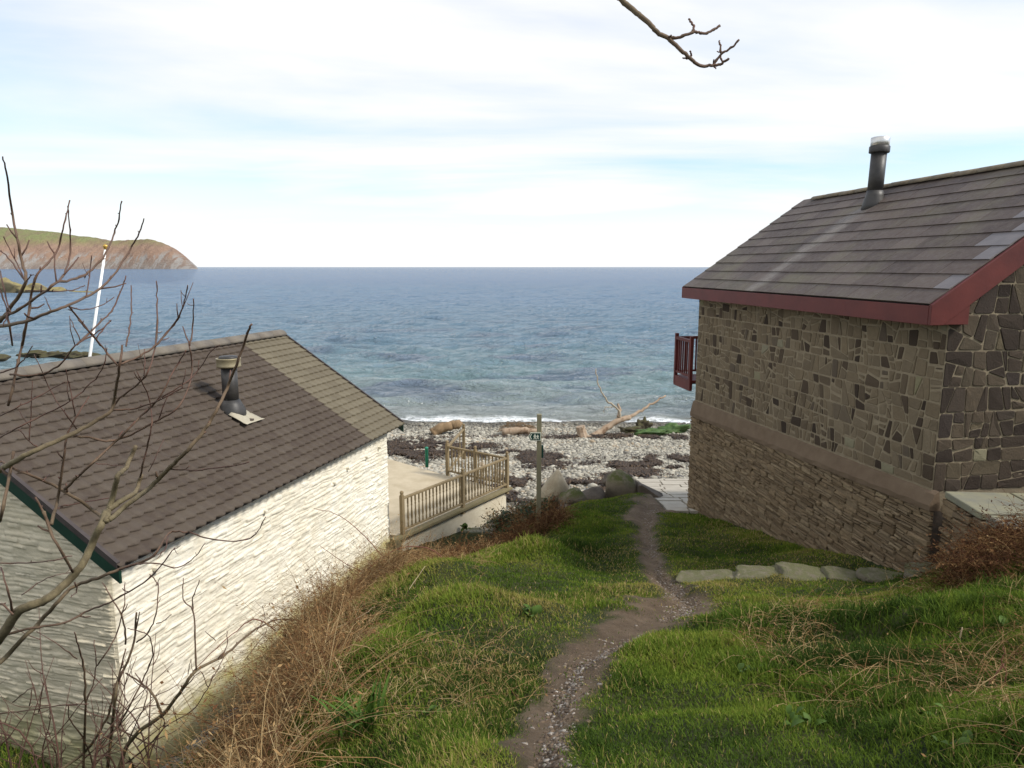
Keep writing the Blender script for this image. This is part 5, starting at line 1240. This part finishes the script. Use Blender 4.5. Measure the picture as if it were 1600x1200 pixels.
def shrub(name, lines, Y0_, dep, label, seed, cat='shrub', base=None, twigs=.5):
    rn = random.Random(seed); root = tag(empty(name, base), label, cat)
    def place(px, py, k, dev): 
        Yd = Y0_+dep*1.6*mnoise.noise(Vector((px/150., py/150., seed*3.7)))+dep*.5*mnoise.noise(Vector((px/55., py/55., seed*1.7)))+dev*k
        return atY(px, py, Yd), Yd
    def add_obj(nm, curves):
        V, T = [], []; mb = MB()
        for C, Rr in curves:
            n0 = len(mb.v); m = 7 if Rr[0] > .012 else 5; mb.tube(C, Rr, m); T += [min(1, max(0, (r-.004)/.014)) for r in Rr for _ in range(m)]
        o = mb.build(nm, BARK, root, True); a = o.data.attributes.new('thick', 'FLOAT', 'POINT'); a.data.foreach_set('value', T)
    for pts, rr in lines:
        dev = rn.uniform(-.5, .5)*dep*1.2; D = []
        P2 = crom([Vector((a, b, 0)) for a, b in pts], 5); C, Rr = [], []; m = len(P2)
        for i, v in enumerate(P2):
            k = i/(m-1); w_, Yd = place(v.x+rn.gauss(0,.5), v.y+rn.gauss(0,.5), k*k, dev); C.append(w_-base); knot = 1.25 if (i % 4 == 2 and rr[0] < 3) else 1.
            Rr.append((rr[0]+(rr[1]-rr[0])*k)*.98*Yd/FPX*knot)
        curves = [(C, Rr)]
        if rr[0] < 4.5:                  # buds and short spurs
            for i in range(3, m-1, 3):
                if rn.random() < twigs:
                    d_ = (C[i]-C[i-1]).normalized(); s_ = d_.cross(Vector((rn.gauss(0,1), rn.gauss(0,1), rn.gauss(0,1)))).normalized(); l = rn.choice((.012,.015,.02,.06,.12))*rn.uniform(.6,1.3)
                    e = C[i]+(d_*.8+s_*.7+Vector((0,0,.25)))*l; curves.append(([C[i], (C[i]+e)/2+s_*l*.08, e], [Rr[i]*.7, Rr[i]*.6, max(.0009, Rr[i]*.45)]))
        add_obj('trunk' if rr[0] > 8 else ('limb' if rr[0] >= 4 else 'branch'), curves)
    return root
gb = Vector((-5.2, 4.6, float(gz(-5.2, 4.6))))
sh = shrub('bare_tree', UP, 4.5, .55, 'leafless branching tree in front of the white cottage at left', 3, 'tree', gb)
tr0 = atY(-100, 1100, 4.6)
MB().tube([c for c in crom([Vector((0,0,-.2)), Vector((.5,.0,.8)), tr0-gb-Vector((.25,0,.35)), tr0-gb, atY(-40,1040,4.55)-gb], 5)], [.09]*8+[.07]*6+[.045]*7, 9).build('trunk', simple('bark_brown', (.11,.09,.055), (.18,.15,.095), 12, .85, .5, 50), sh, True)
lb = Vector((-4.1, 6.3, float(gz(-4.1, 6.3))))
low = shrub('bare_bush', LOW, 6.5, .5, 'tangled leafless reddish bush at the lower left against the white wall', 5, 'bush', lb)
rn = random.Random(12)                   # its stems go on down to the ground, with more thin growth between
for i in range(26):
    a = atY(rn.uniform(-40, 250), rn.uniform(1150, 1260), rn.uniform(6.0, 7.0)); g = Vector((a.x+rn.gauss(0,.15), a.y+rn.gauss(0,.1), float(gz(a.x, a.y))-.05))
    hgt = rn.uniform(.5, 1.5); tp = a+Vector((rn.gauss(.0,.35), rn.gauss(0,.25), hgt)); md = a.lerp(tp, .5)+Vector((rn.gauss(0,.1), 0, 0))
    C = crom([g-lb, a-lb, md-lb, tp-lb], 4); mb = MB().tube(C, [.011*(1-.75*k/(len(C)-1)) for k in range(len(C))], 5)
    for k in range(4, len(C)-1, 2):
        l = rn.uniform(.12,.4); d_ = Vector((rn.gauss(0,.7), rn.gauss(0,.5), rn.uniform(.2,1))).normalized(); mb.tube(crom([C[k], C[k]+d_*l*.6+Vector((rn.gauss(0,.03),0,0)), C[k]+d_*l+Vector((0,0,l*.25))], 3), [.005,.0045,.004,.0035,.003,.0025,.002], 4)
    o = mb.build('branch', BARK, low, True); at_ = o.data.attributes.new('thick', 'FLOAT', 'POINT'); at_.data.foreach_set('value', [.0]*len(o.data.vertices))
OV = crop(940, 0, 6.667, """190,-20 300,80 400,165 500,250 580,340 690,400 790,490 890,580 970,650 1060,690 1160,680 1250,660 1330,605|4.4,1.8
700,395 820,390 940,340 1000,335 1070,355 1150,320 1230,270|2.4,1.8
945,335 960,280 935,240 910,195|1.8,1.4
1165,675 1240,570 1350,500 1430,415|2,1.4
1240,565 1240,470 1225,430|1.6,1.1
1235,545 1200,535|1,.8
1255,655 1240,570|1.4,1.3
930,590 935,560 920,530|1.6,1
900,610 850,605|1.5,1.1
1165,680 1165,620|1.3,1
1165,690 1190,715|1.2,1
690,395 720,370|2,1.4""")
tb = Vector((-2.7, -2.2, float(gz(-2.7, -2.2))))
ov = shrub('overhanging_tree', OV, 3.6, .12, 'dark bare budding branch hanging into the top of the sky', 8, 'tree', tb, 0.)
s0 = atY(968.5, -3, 3.6); s1 = atY(940, -28, 3.55)
MB().tube(crom([Vector((-1.9,-1.4,H+3.2))-tb, Vector((-1.1,.4,H+3.3))-tb, Vector((-.35,2.5,H+2.75))-tb, atY(800,-150,3.4)-tb, atY(925,-42,3.58)-tb, s0-tb], 6), [.034*(1-i/30*.56) for i in range(31)], 8).build('limb', BARK, ov, True)
MB().tube(crom([Vector((0,0,-.3)), Vector((.1,.1,1.6)), Vector((.3,.3,3.4)), Vector((.8,.8,H+3.2-tb.z)), Vector((1.0,1.0,H+5.5-tb.z))], 5), [.19-.007*i for i in range(21)], 10).build('trunk', BARK, ov, True)
# gravel strip at the foot of the white wall
rg = np.random.default_rng(31); yy = rg.uniform(.1, 6.8, 5200); xx = -.08+np.abs(rg.normal(0, .16, 5200)); ca, sa = math.cos(R(-15.74)), math.sin(R(-15.74))
X = -4.556+xx*ca-yy*sa; Y = 7.776+xx*sa+yy*ca
tag(pebbles('gravel', X, Y, rg.gamma(2.,.006,5200)+.007, .7, PEB, rg, .3, rg.uniform(.2,1,5200)), 'pale gravel along the foot of the white cottage long wall', 'gravel', kind='stuff')
